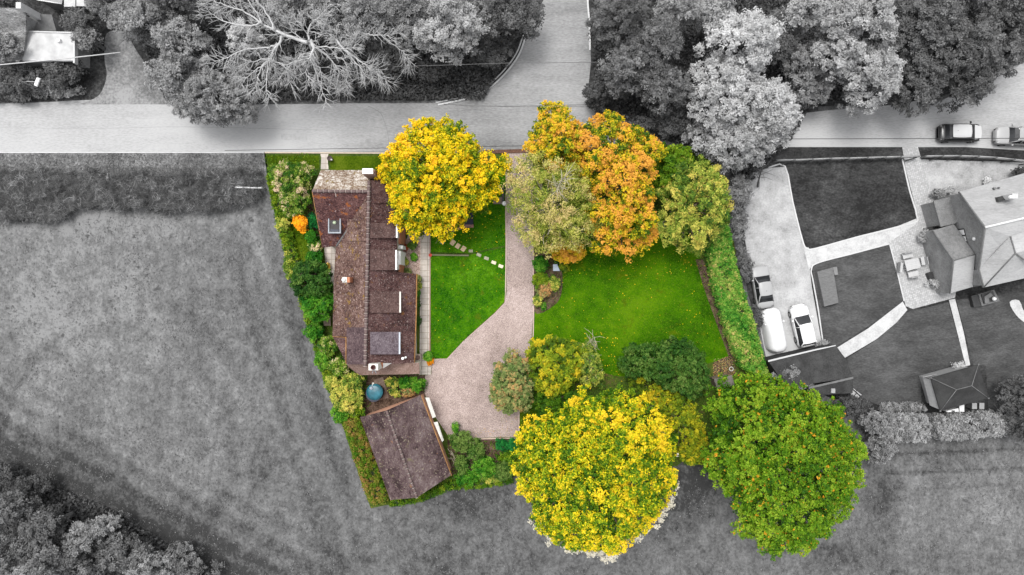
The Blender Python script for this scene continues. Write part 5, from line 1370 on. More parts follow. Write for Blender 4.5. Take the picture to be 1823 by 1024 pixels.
# west side
tree('rose_shrub', 'large mixed shrub with cream and pink heads beside the lichened cottage wing', 'shrub',
     [(480, 300), (510, 285), (545, 288), (560, 300), (553, 335), (548, 370), (535, 388), (508, 385), (498, 350), (485, 325)], 3.2, .4, M['l_mixed'], M['bark'], 30, lobe=.7, clump=.25, nper=17, ls=.095, hue=.42, aspect=.4, up=.35, tmid=.42)
tree('acer_shrub', 'bright orange small shrub beside the rusty wing of the cottage', 'shrub',
     [(527, 374), (536, 382), (548, 392), (548, 400), (540, 404), (547, 412), (541, 416), (531, 404), (521, 394), (529, 386)], 2.0, .5, M['l_fire'], M['bark'], 31, lobe=.38, clump=.20, nper=16, ls=.10, hue=.4, fill=.6, gaps=1.6)
tree('box_ball', 'clipped green ball bush below the orange shrub', 'bush', ell(554.5, 421, 10.5, 11), 1.5, .2, M['l_bright'], M['bark'], 32, lobe=.5, clump=.18, nper=22, ls=.07, hue=.15, tmid=.35, gaps=1.4)
tree('box_ball', 'small dark clipped bush touching the right side of the orange shrub', 'bush', ell(551, 396, 7, 8), 1.1, .2, M['l_dark'], M['bark'], 33, lobe=.35, clump=.16, nper=22, ls=.06, hue=.15, tmid=.5, gaps=1.4)
tree('laurel_bush', 'blue green bush tight against the cottage wing wall', 'bush', [(552, 383), (562, 378), (566, 390), (567, 406), (557, 406), (549, 400)], 1.5, .2, M['l_emerald'], M['bark'], 34, lobe=.4, clump=.2, nper=18, ls=.08, hue=.2, tmid=.25)
tree('flower_bush', 'small bush with yellow blooms below the clipped green ball', 'bush', ell(561, 438, 12, 11), 1.2, .2, M['l_mixed'], M['bark'], 35, lobe=.4, clump=.2, nper=16, ls=.08, hue=.5, tmid=.35)
tree('laurel_bush', 'mid green bush just above the dark round tree west of the cottage', 'bush', ell(563, 458, 14, 12), 1.6, .2, M['l_bright'], M['bark'], 36, lobe=.5, clump=.22, nper=16, ls=.09, hue=.2, tmid=.3)
tree('magnolia_tree', 'dark green round tree against the west side of the cottage', 'tree',
     [(530, 468), (555, 460), (580, 468), (592, 485), (598, 510), (590, 530), (560, 530), (535, 525), (522, 510), (523, 485)], 4.8, .8, M['l_dark'], M['bark'], 37, lobe=.85, clump=.28, nper=20, ls=.10, hue=.22, tmid=.42)
tree('magnolia_tree', 'brighter green tree directly below the dark round tree west of the cottage', 'tree',
     [(540, 522), (570, 520), (596, 518), (602, 535), (590, 560), (570, 575), (550, 568), (538, 545)], 4.2, .8, M['l_bright'], M['bark'], 38, lobe=.75, clump=.27, nper=20, ls=.10, hue=.28, tmid=.45)
for i, (cx, cy, rx, ry, zt, m, tm, lab) in enumerate([
    (500, 310, 18, 14, 1.6, 'l_bright', .75, 'lime green shrub in the very corner of the garden by the road'),
    (505, 400, 12, 14, 1.2, 'l_olive', .45, 'sprawling olive shrub under the orange shrub at the field edge'),
    (515, 470, 8, 30, 1.0, 'l_olive', .35, 'narrow strip of shrubs at the field edge beside the dark round tree'),
    (560, 590, 16, 18, 1.8, 'l_bright', .55, 'green shrub below the bench at the field edge'),
    (585, 615, 18, 17, 2.0, 'l_mixed', .35, 'brownish mixed shrub by the lower west corner of the cottage'),
    (575, 640, 12, 18, 1.6, 'l_bright', .7, 'bright green shrub at the field edge beside the cottage lower corner'),
    (605, 652, 18, 16, 2.0, 'l_mixed', .30, 'dark mixed shrub touching the tan lean-to roof'),
    (595, 680, 14, 15, 1.8, 'l_olive', .55, 'olive shrub at the field edge level with the teal tank'),
    (628, 680, 20, 16, 2.4, 'l_olive', .40, 'green shrub above the yellowish bush beside the teal tank'),
    (620, 708, 28, 26, 2.8, 'l_olive', .72, 'large yellowish bush left of the teal tank'),
    (608, 735, 16, 16, 1.8, 'l_bright', .6, 'green shrub at the field edge above the clipped hedge'),
    (636, 733, 14, 12, 1.6, 'l_green', .5, 'dark green shrub filling the corner above the garage roof'),
    (700, 680, 13, 9, 1.2, 'l_olive', .6, 'lime tipped shrub right of the stone pad'),
    (722, 682, 14, 11, 1.3, 'l_bright', .4, 'green shrub in the bed below the tan lean-to roof'),
    (745, 684, 13, 13, 1.5, 'l_bright', .65, 'leafy green shrub at the drive end of the bed below the lean-to'),
    (726, 696, 12, 9, 1.2, 'l_rust', .85, 'rust coloured shrub just above the garage gable'),
    (704, 698, 10, 7, .9, 'l_olive', .4, 'low straggling shrub between stone pad and garage gable')]):
    tree('shrub', lab, 'shrub', ell(cx, cy, rx, ry), zt, .2, M[m], M['bark'], 50+i, lobe=.5, clump=.23, nper=16, ls=.09, hue=.34, tmid=tm, group='shrubs along the garden edge', aspect=.5, up=.4)
# east bed by cottage
for i, (cx, cy, r, zt, m, tm, lab) in enumerate([
    (735, 437.5, 7.5, 1.1, 'l_dark', .75, 'blue green rounded bush beside the white porch window'),
    (722, 440, 5, .7, 'l_red', .5, 'red leaved low shrub against the white porch'),
    (722, 466, 6, .7, 'l_olive', .4, 'small olive bush in the pinkish gravel bed, upper of two'),
    (725, 486, 7.5, .9, 'l_rust', .3, 'round brownish bush in the pinkish gravel bed, lower of two'),
    (737, 457, 4.5, .5, 'l_bright', .8, 'tiny lime plant with white flowers in the gravel bed'),
    (744, 497, 5, .8, 'l_rust', .4, 'small brown bush at the corner where the cottage widens'),
    (745, 510, 6, 1.0, 'l_olive', .6, 'climbing olive bush on the east wall by the slab path'),
    (743, 523, 4, .9, 'l_bright', .6, 'small bright bush on the east wall below the olive climber'),
    (743.5, 541, 4, .9, 'l_dark', .5, 'small dark clipped bush on the east wall, upper of two'),
    (762, 634, 8, .8, 'l_bright', .8, 'leafy plant between the square planter and the lawn tip'),
    (766, 643, 3.5, .4, 'l_fire', .1, 'tiny yellow plant at the lower corner of the lawn')]):
    tree('shrub', lab, 'shrub', ell(cx, cy, r, r), zt, .1, M[m], M['bark'], 80+i, lobe=.35, clump=.17, nper=16, ls=.07, hue=.28, tmid=tm, group='small shrubs by the cottage wall', trunk=False, gaps=1.3)
tree('shrub', 'oblong dark clipped bush on the east wall, lower of two', 'shrub', ell(743.5, 571, 5, 10.5), .9, .1, M['l_dark'], M['bark'], 95, lobe=.4, clump=.17, nper=20, ls=.06, hue=.15, tmid=.45, trunk=False, gaps=1.3, group='small shrubs by the cottage wall')
# bed right of the drive
for i, (cx, cy, rx, ry, zt, m, tm, lab) in enumerate([
    (962, 470, 13, 14, 1.7, 'l_bright', .3, 'dark green shrub at the top of the drive bed'),
    (962, 498, 14, 16, 1.4, 'l_green', .7, 'green shrub in the middle of the drive bed'),
    (966, 515, 14, 16, 1.3, 'l_rust', .9, 'red twigged shrub in the drive bed'),
    (985, 505, 12, 14, 1.0, 'l_olive', .4, 'olive shrub on the lawn side of the drive bed'),
    (958, 535, 9, 9, .8, 'l_olive', .5, 'small shrub at the lower end of the drive bed'),
    (968, 545, 5, 4, .3, 'l_bright', .8, 'tiny bright green plant at the tip of the drive bed'),
    (1004, 475, 9, 9, 1.0, 'l_bronze', .3, 'dull round bush right of the blue grey lidded box'),
    (995, 462, 8, 8, 1.2, 'l_dark', .4, 'dark bush behind the blue grey lidded box')]):
    tree('shrub', lab, 'shrub', ell(cx, cy, rx, ry), zt, .15, M[m], M['bark'], 100+i, lobe=.45, clump=.21, nper=16, ls=.085, hue=.34, tmid=tm, group='shrubs in the bed beside the drive', aspect=.5, up=.4)
# lower bed by garage
for i, (cx, cy, rx, ry, zt, m, tm, lab) in enumerate([
    (820, 785, 22, 18, 2.2, 'l_dark', .9, 'soft grey green bush on the gravel edge beside the garage'),
    (812, 760, 6, 9, 1.2, 'l_bright', .6, 'narrow bright sprig growing into the gravel above the grey green bush'),
    (845, 800, 17, 18, 1.9, 'l_dark', .8, 'soft grey green bush right of its twin on the gravel edge'),
    (893, 790, 10, 12, 1.0, 'l_emerald', .5, 'emerald round bush at the lower gravel edge, left of the pair'),
    (912, 791, 9, 12, 1.0, 'l_emerald', .6, 'emerald round bush at the lower gravel edge, right of the pair'),
    (905, 812, 22, 10, .8, 'l_green', .4, 'low green planting below the emerald pair'),
    (822, 826, 12, 18, 1.3, 'l_dark', .85, 'thin green shrub between soil bed and garage corner'),
    (862, 832, 22, 18, 1.8, 'l_bright', .65, 'fresh green bush at the bottom of the soil bed'),
    (830, 850, 24, 12, 1.4, 'l_bright', .5, 'leafy bush at the outer corner of the garage'),
    (895, 838, 22, 16, 1.6, 'l_dark', .8, 'grey green bush touching the huge yellow maple'),
    (872, 852, 18, 8, 1.1, 'l_olive', .5, 'yellow tipped low shrub on the field edge of the soil bed')]):
    tree('shrub', lab, 'shrub', ell(cx, cy, rx, ry), zt, .15, M[m], M['bark'], 120+i, lobe=.5, clump=.22, nper=17, ls=.08, hue=.28, tmid=tm, group='shrubs in the bed below the gravel', aspect=.5, up=.4)

# hedges -----------------------------------------------------------
def hedge(name, label, poly, zt, mat, seed, clump=.25, nper=16, ls=.09, hue=.3, tmid=.5, group=None, dens=1.0, rough=.12, aspect=.5, up=.5, tonefn=None, bark=None, cat='hedge'):
    rng = np.random.default_rng(seed)
    W = np.array([P(x, y, zt)[:2] for x, y in poly])
    c = W.mean(axis=0)
    e = empty(name, (c[0], c[1], 0), label, cat, group)
    lo, hi = W.min(0), W.max(0)
    def inside(p):
        r = np.zeros(len(p), bool)
        for i in range(len(W)):
            a = W[i]; b = W[i-1]
            r ^= ((a[1] > p[:, 1]) != (b[1] > p[:, 1])) & (p[:, 0] < (b[0]-a[0])*(p[:, 1]-a[1])/((b[1]-a[1])+1e-12)+a[0])
        return r
    area = abs(sum(W[i][0]*W[i-1][1]-W[i-1][0]*W[i][1] for i in range(len(W)))/2)
    n = int((hi-lo).prod()/(clump*clump*.8)*dens*1.6)
    p = np.stack([rng.uniform(lo[0], hi[0], n), rng.uniform(lo[1], hi[1], n)], 1)
    p = p[inside(p)]
    zz = zt-clump*.6+rng.normal(0, rough, len(p))
    CP = [np.column_stack([p, zz])]
    # sides
    for i in range(len(W)):
        a, b = W[i-1], W[i]; L = np.linalg.norm(b-a); k = max(2, int(L*zt/(clump*clump*1.1)*dens))
        t = rng.uniform(0, 1, k)[:, None]; q = a*(1-t)+b*t; q = q+(c-q)/(np.linalg.norm(c-q, axis=1, keepdims=True)+1e-6)*rng.uniform(.0, .35, (k, 1))
        CP.append(np.column_stack([q, rng.uniform(.1, zt-.1, k)]))
    CP = np.concatenate(CP)
    # slow tonal drift along the hedge
    ph = rng.uniform(0, 6, 4)
    drift = .5*np.sin(CP[:, 0]*.9+ph[0])*np.cos(CP[:, 1]*1.1+ph[1]) + .5*np.sin(CP[:, 0]*2.3+ph[2]+CP[:, 1]*1.7)
    CT = tmid + hue*.4*drift + rng.normal(0, hue*.5, len(CP)); CR = clump*rng.uniform(.6, 1.3, len(CP))
    pos, nrm, S, T = expand(CP, CR, CT, nper, ls, rng, up=up)
    ok = pos[:, 2] > .02
    pos, nrm, S, T = pos[ok], nrm[ok], S[ok], T[ok]
    if tonefn: T = tonefn(pos, T, rng)
    LEAFTOTAL[0] += len(pos)
    leaf_mesh('foliage', pos, nrm, S, T, mat, e, rng, aspect)
    mb = MB()
    core = [tuple(c+(q-c)*.93) for q in W]
    mb.prism(core, 0, zt*.72)
    mb.build('stems', bark or plain('hedge_stems', (.03, .04, .015), .95), e)
    return e
hedge('hedge', 'long clipped green hedge with yellowing top between the large lawn and the parked cars',
      [(1266, 430), (1277, 405), (1297, 400), (1303, 440), (1318, 500), (1338, 560), (1352, 610), (1364, 652), (1366, 672), (1327, 657), (1312, 628), (1292, 572), (1272, 500)],
      1.9, M['l_hedge'], 200, clump=.24, ls=.08, hue=.38, tmid=.50)
hedge('hedge', 'clipped hedge going brown on top along the west side of the garage',
      [(612, 752), (637, 745), (655, 790), (672, 840), (690, 890), (662, 902), (645, 860), (628, 805)], 1.4, M['l_brown'], 201, clump=.26, ls=.08, hue=.6, tmid=.42, rough=.28, up=.3)
hedge('hedgerow', 'loose green strip of bramble and grass along the western field edge of the garden',
      [(474, 300), (486, 300), (500, 350), (512, 400), (534, 480), (560, 590), (590, 670), (622, 750), (610, 756), (582, 690), (556, 606), (522, 500), (495, 402), (482, 345)], .6, M['l_green'], 210, clump=.26, ls=.10, hue=.5, tmid=.55, rough=.25, aspect=.35, up=.3)
hedge('hedgerow', 'rough grass and bramble strip between garage, soil bed and lower field',
      [(690, 893), (745, 884), (803, 858), (850, 858), (905, 850), (912, 858), (850, 868), (806, 868), (748, 892), (694, 901)], .4, M['l_green'], 211, clump=.24, ls=.10, hue=.5, tmid=.45, rough=.2, aspect=.35, up=.3)
gs = plain('grey_hedge_stems', .03, .95)
hedge('hedge', 'thick grey block of hedge left of the gap, below the summer house', [(1570, 742), (1636, 738), (1654, 745), (1658, 778), (1642, 786), (1580, 785)], 1.7, M['g_mid'], 202, hue=.55, tmid=.62, bark=gs, rough=.18)
hedge('hedge', 'long grey hedge right of the gap, below the summer house', [(1670, 744), (1725, 740), (1785, 736), (1796, 760), (1790, 775), (1730, 781), (1674, 782)], 1.7, M['g_mid'], 203, hue=.6, tmid=.60, bark=gs, rough=.2)
hedge('hedge', 'dark bare twig hedge running along the near side of the road above the field',
      [(-60, 302), (30, 306), (60, 299), (110, 306), (160, 300), (200, 311), (250, 303), (300, 312), (330, 306), (380, 309), (430, 300), (462, 303), (460, 345), (440, 360), (400, 366), (370, 377), (330, 370), (290, 379), (250, 368), (210, 374), (170, 366), (120, 372), (105, 386), (80, 396), (40, 388), (10, 394), (-60, 386)],
      1.2, M['g_twig'], 204, clump=.42, nper=13, ls=.30, hue=.5, tmid=.42, aspect=.045, up=.3, bark=plain('dark_thicket', .06, .95), rough=.22)
hedge('hedge', 'low flower border under the hedge line left of the summer house', [(1570, 720), (1640, 718), (1650, 730), (1575, 733)], .6, M['g_mid'], 205, clump=.2, ls=.08, hue=.6, tmid=.4, bark=gs, cat='flower border')

# ================================================================== GREY TREES
# (name, cx, cy, rx, ry, top, base, material, tone, label)
G = [
 ('ash_tree', 262, 38, 56, 46, 9, 2.5, 'g_mid', .45, 'mid grey tree above the gap of the track at top left'),
 ('ash_tree', 322, 140, 46, 48, 8, 2, 'g_mid', .58, 'paler lumpy tree right of the track mouth'),
 ('oak_tree', 385, 178, 72, 52, 7.5, 1.5, 'g_mid', .52, 'tree bulging out over the road at left, darkest at its lower tip'),
 ('ash_tree', 335, 85, 42, 42, 9, 2.5, 'g_mid', .62, 'light grey round crown left of the bleached dead tree'),
 ('ash_tree', 205, 12, 42, 34, 8, 2, 'g_mid', .40, 'crown cut by the top edge above the track'),
 ('ash_tree', 320, 12, 60, 36, 9, 2, 'g_darkmid', .6, 'crown cut by the top edge left of the dead tree'),
 ('willow_tree', 440, 75, 34, 28, 5, 1, 'g_pale', .45, 'pale soft bush under the left branches of the dead tree'),
 ('willow_tree', 612, 72, 22, 26, 5, 1, 'g_light', .72, 'small pale round crown among the right branches of the dead tree'),
 ('thorn_tree', 455, 140, 36, 34, 4, .5, 'g_darkmid', .45, 'dark bush below the pale soft bush and dead branches'),
 ('ash_tree', 520, 20, 50, 32, 7, 2, 'g_mid', .60, 'crown behind the top of the dead tree'),
 ('ash_tree', 590, 25, 30, 30, 7, 2, 'g_mid', .40, 'narrow crown between dead tree and pale trees'),
 ('ash_tree', 655, 35, 42, 42, 9, 2.5, 'g_mid', .62, 'pale crown left of the pair of round crowns near the top'),
 ('maple_tree', 728, 20, 42, 40, 9, 2.5, 'g_mid', .50, 'crown cut by the top edge left of the big round pale tree'),
 ('maple_tree', 800, 55, 56, 66, 10, 2.5, 'g_light', .48, 'big round pale tree at the inside of the road bend'),
 ('maple_tree', 745, 65, 28, 26, 7, 2, 'g_mid', .55, 'small crown tucked left of the big round pale tree'),
 ('oak_tree', 900, 28, 66, 52, 8, 2, 'g_darkmid', .52, 'dark tree overhanging the side road from its left'),
 ('thorn_tree', 872, 95, 38, 32, 3.5, .5, 'g_dark', .7, 'low dark tree in the shade inside the road bend'),
 ('thorn_tree', 700, 105, 42, 34, 4, .6, 'g_darkmid', .38, 'shaded thorn under the right branches of the dead tree'),
 ('thorn_tree', 775, 125, 40, 24, 2.6, .3, 'g_dark', .6, 'low shaded scrub below the big round pale tree'),
 ('thorn_tree', 560, 130, 50, 30, 2.6, .3, 'g_dark', .7, 'low shaded scrub beneath the middle of the dead tree'),
 ('thorn_tree', 640, 140, 40, 24, 2.2, .3, 'g_darkmid', .4, 'low shaded scrub right of the dead tree foot'),
 ('laurel_bush', 45, 142, 60, 24, 2.6, .3, 'g_darkmid', .50, 'dark shrub bank below the white flat roof at the left edge'),
 ('laurel_bush', 118, 128, 30, 32, 3.0, .3, 'g_darkmid', .36, 'dark shrub at the track mouth by the top left house'),
 ('laurel_bush', 30, 170, 60, 12, 1.2, .2, 'g_darkmid', .50, 'low shrub fringe along the road under the street lamp'),
 ('laurel_bush', 108, 162, 44, 12, 1.4, .2, 'g_mid', .35, 'low shrub fringe beside the track mouth'),
 ('laurel_bush', 150, 45, 32, 30, 4.2, .5, 'g_darkmid', .50, 'shrub right of the dark low roof at top left'),
 ('laurel_bush', 166, 76, 18, 20, 4, .5, 'g_mid', .42, 'shrub between the white flat roof and the track'),
 ('ivy_bush', 10, 85, 30, 24, 5.4, 3, 'g_mid', .45, 'ivy heap on the left edge tiled roof'),
 ('ivy_bush', 8, 5, 24, 12, 5, .5, 'g_darkmid', .50, 'bush in the very top left corner'),
 # right group
 ('oak_tree', 1105, 45, 52, 60, 9, 2, 'g_darkmid', .50, 'dark tree on the right bank of the side road at the top'),
 ('oak_tree', 1165, 85, 44, 48, 9.5, 2.5, 'g_darkmid', .62, 'knobbly dark tree with bright tips right of the side road'),
 ('oak_tree', 1115, 130, 50, 42, 8, 2, 'g_darkmid', .68, 'dark tree with pale leaf tufts near the road junction'),
 ('holly_tree', 1062, 172, 24, 22, 4, .5, 'g_dark', .55, 'small black green bush poking into the road junction'),
 ('oak_tree', 1180, 165, 48, 44, 8, 2, 'g_darkmid', .52, 'dark tree directly above the tip of the orange oak'),
 ('oak_tree', 1185, 222, 45, 26, 4, .6, 'g_dark', .75, 'low dark crown behind the top of the orange oak'),
 ('thorn_tree', 1246, 238, 36, 28, 5, .6, 'g_mid', .50, 'shaded crown between dark trees and the pale poplar'),
 ('oak_tree', 1205, 20, 38, 34, 9, 2.5, 'g_mid', .60, 'crown cut by the top edge left of the pale poplar'),
 ('poplar_tree', 1310, 90, 66, 66, 11, 2.5, 'g_pale', .46, 'tall pale poplar crown, the topmost of the three pale ones'),
 ('poplar_tree', 1290, 170, 74, 60, 10, 2.5, 'g_pale', .42, 'tall pale poplar crown, the middle one above the parking area'),
 ('poplar_tree', 1355, 200, 62, 56, 9, 2, 'g_pale', .44, 'pale poplar crown leaning towards the grass verge'),
 ('poplar_tree', 1312, 258, 74, 46, 7.5, 1.5, 'g_light', .60, 'pale poplar crown lowest of the group, above the parking area'),
 ('poplar_tree', 1360, 235, 42, 40, 8.5, 2, 'g_light', .58, 'small pale crown at the verge end of the poplar group'),
 ('ash_tree', 1270, 30, 34, 36, 9, 2.5, 'g_light', .55, 'pale crown cut by the top edge above the poplar'),
 ('ash_tree', 1385, 70, 30, 44, 7, 2, 'g_darkmid', .55, 'dark narrow crown in the gap right of the tallest poplar'),
 ('ash_tree', 1425, 120, 34, 40, 6.5, 1.5, 'g_mid', .40, 'shaded crown in the middle of the right hand wood'),
 ('ash_tree', 1435, 30, 48, 38, 9.5, 2.5, 'g_light', .48, 'light crown on the top edge in the middle of the right hand wood'),
 ('ash_tree', 1520, 50, 66, 58, 10, 2.5, 'g_light', .56, 'broad light crown near the top edge, next to the dark oaks'),
 ('ash_tree', 1480, 108, 46, 44, 9, 2, 'g_light', .50, 'light crown halfway down the right hand wood'),
 ('ash_tree', 1540, 145, 54, 56, 9, 2, 'g_light', .54, 'light crown overhanging the road left of the dark oaks'),
 ('ash_tree', 1440, 160, 44, 32, 5, 1, 'g_mid', .42, 'shaded low crown above the road verge'),
 ('oak_tree', 1630, 55, 62, 60, 10, 2.5, 'g_darkmid', .46, 'dark oak at the top, first right of the light crowns'),
 ('oak_tree', 1625, 145, 44, 62, 8, 2, 'g_darkmid', .42, 'dark oak hanging over the road left of the parked cars'),
 ('oak_tree', 1700, 95, 58, 60, 10, 2.5, 'g_darkmid', .50, 'dark oak in the middle of the dark group above the cars'),
 ('oak_tree', 1708, 160, 34, 40, 8, 2, 'g_darkmid', .52, 'dark oak bough reaching down towards the parked cars'),
 ('oak_tree', 1780, 45, 66, 70, 10, 2.5, 'g_darkmid', .48, 'dark oak filling the top right corner'),
 ('oak_tree', 1762, 105, 46, 36, 9, 2, 'g_darkmid', .56, 'dark oak crown beside the wide pale road at far right'),
 ('oak_tree', 1560, 5, 50, 30, 8, 2, 'g_darkmid', .50, 'crown cut by the top edge between light and dark trees'),
 ('oak_tree', 1695, 10, 60, 34, 9, 2, 'g_darkmid', .42, 'crown cut by the top edge amid the dark oaks'),
 # strip right of long hedge
 ('laurel_bush', 1312, 345, 22, 32, 3.2, .4, 'g_mid', .35, 'grey bush between the willow and the top of the parking area'),
 ('laurel_bush', 1312, 405, 14, 34, 2.6, .3, 'g_darkmid', .60, 'grey bush at the left side of the parking area'),
 ('laurel_bush', 1322, 470, 12, 34, 2.0, .3, 'g_darkmid', .50, 'grey bush beside the saloon at the long hedge'),
 ('laurel_bush', 1345, 570, 8, 40, 1.0, .2, 'g_darkmid', .42, 'thin grey strip of weeds beside the covered car'),
 ('lavender_bush', 1397, 662, 22, 14, 3.0, 1, 'g_mid', .50, 'twiggy grey bush on the corner of the dark outbuilding roof'),
 ('lavender_bush', 1425, 682, 18, 9, 2.6, 1, 'g_mid', .42, 'grey bush between green tree and outbuilding roof'),
 ('lavender_bush', 1463, 613, 13, 7, 1.0, .1, 'g_mid', .52, 'small flowering bush at the nose end of the white hatchback'),
 ('thorn_tree', 1515, 722, 30, 18, 2.6, .3, 'g_dark', .6, 'dark bush below the dark outbuilding'),
 ('hawthorn_tree', 1560, 752, 30, 26, 3.8, .5, 'g_mid', .46, 'grey twiggy bush touching the right of the green flecked tree'),
 ('hawthorn_tree', 1563, 798, 26, 26, 3.0, .4, 'g_mid', .34, 'dark twiggy bush below the other, at the field corner'),
 ('yew_tree', 1806, 705, 40, 34, 4.5, .6, 'g_dark', .75, 'dark yew at the right edge beside the summer house'),
 ('yew_tree', 1815, 755, 34, 28, 4.0, .5, 'g_dark', .85, 'dark yew at the right edge beyond the end of the long grey hedge'),
 ('flower_bush', 1668, 345, 11, 6, 1.0, .1, 'g_mid', .48, 'leafy plant beside the porch roof of the neighbouring house'),
 ('flower_bush', 1690, 342, 12, 6, .9, .1, 'g_light', .58, 'pale flowering plants by the gable corner of the neighbouring house'),
 ('flower_bush', 1756, 322, 9, 4, .7, .1, 'g_pale', .90, 'white flowers at the foot of the north wall of the neighbouring house'),
 ('flower_bush', 1812, 307, 14, 7, 1.4, .1, 'g_dark', .65, 'dark shrub at the right edge by the north wall'),
 ('flower_bush', 1643, 421, 11, 10, 1.0, .1, 'g_light', .48, 'flowering plant in a pot by the covered barbecue'),
 ('flower_bush', 1662, 505, 13, 7, .9, .1, 'g_light', .62, 'white flowering pots in front of the dark sofa'),
 ('flower_bush', 1704, 651, 9, 6, 1.4, .2, 'g_pale', .55, 'pale round bush at the end of the narrow path by the summer house'),
 # bottom left wood
 ('wood_tree', 30, 905, 48, 40, 7, 1.5, 'g_darkmid', .50, 'uppermost tree of the lower left wood at the left edge'),
 ('wood_tree', 90, 935, 40, 34, 7, 1.5, 'g_darkmid', .62, 'tree second from the left edge in the lower left wood'),
 ('wood_tree', 30, 975, 46, 36, 8, 2, 'g_darkmid', .66, 'round tree on the left edge near the bottom corner'),
 ('wood_tree', 110, 985, 42, 34, 8, 2, 'g_darkmid', .68, 'round pale topped tree near the bottom left corner'),
 ('wood_tree', 70, 1020, 60, 30, 8, 2, 'g_mid', .56, 'tree cut by the bottom edge in the lower left corner'),
 ('wood_tree', 165, 945, 34, 26, 6, 1.2, 'g_mid', .50, 'pale topped tree at the upper border of the lower left wood'),
 ('wood_tree', 195, 930, 26, 16, 4.5, .8, 'g_mid', .68, 'bright tufted tree at the field edge of the lower left wood'),
 ('wood_tree', 165, 1000, 34, 34, 6, 1.5, 'g_darkmid', .56, 'tree cut by the bottom edge, third from the corner'),
 ('wood_tree', 225, 975, 44, 36, 5, 1, 'g_darkmid', .52, 'ragged tree in the middle of the lower left wood'),
 ('wood_tree', 265, 1000, 44, 28, 5, 1, 'g_mid', .58, 'twiggy pale bush near the bottom edge'),
 ('wood_tree', 330, 990, 36, 26, 3, .4, 'g_darkmid', .66, 'low twiggy bush at the right tip of the lower left wood'),
 ('wood_tree', 350, 1020, 50, 18, 2.4, .3, 'g_darkmid', .60, 'low scrub cut by the bottom edge at the tip of the wood'),
 ('wood_tree', 55, 865, 44, 22, 3, .3, 'g_dark', .60, 'dark scrub above the lower left wood'),
 ('wood_tree', 5, 850, 28, 34, 3.5, .5, 'g_dark', .75, 'dark scrub on the left edge above the lower left wood'),
]
seen = {}
for i, (nm, cx, cy, rx, ry, zt, zb, m, tm, lab) in enumerate(G):
    if nm == 'wood_tree': nm = 'oak_tree' if i % 2 else 'birch_tree'
    big = max(rx, ry) > 30
    rng = np.random.default_rng(900+i)
    ph = rng.uniform(0, 6.28, 3)
    ol = []
    for k in range(26):
        a = 2*math.pi*k/26
        q = 1 + .09*math.sin(2*a+ph[0]) + .08*math.sin(3*a+ph[1]) + .06*math.sin(5*a+ph[2])
        ol.append((cx+rx*q*math.cos(a), cy+ry*q*math.sin(a)))
    bush = 'bush' in nm
    pop = nm == 'poplar_tree'
    tree(nm, lab, 'bush' if bush else 'tree', ol, zt, zb, M[m], M['gbark'], 300+i, lobe=(.95 if big else .55), clump=(.33 if big else .24),
         nper=22 if big else 18, ls=(.10 if big else .09), hue=.24, tmid=tm, up=.55, aspect=.5, fill=.4, trunk=zt > 2.4)

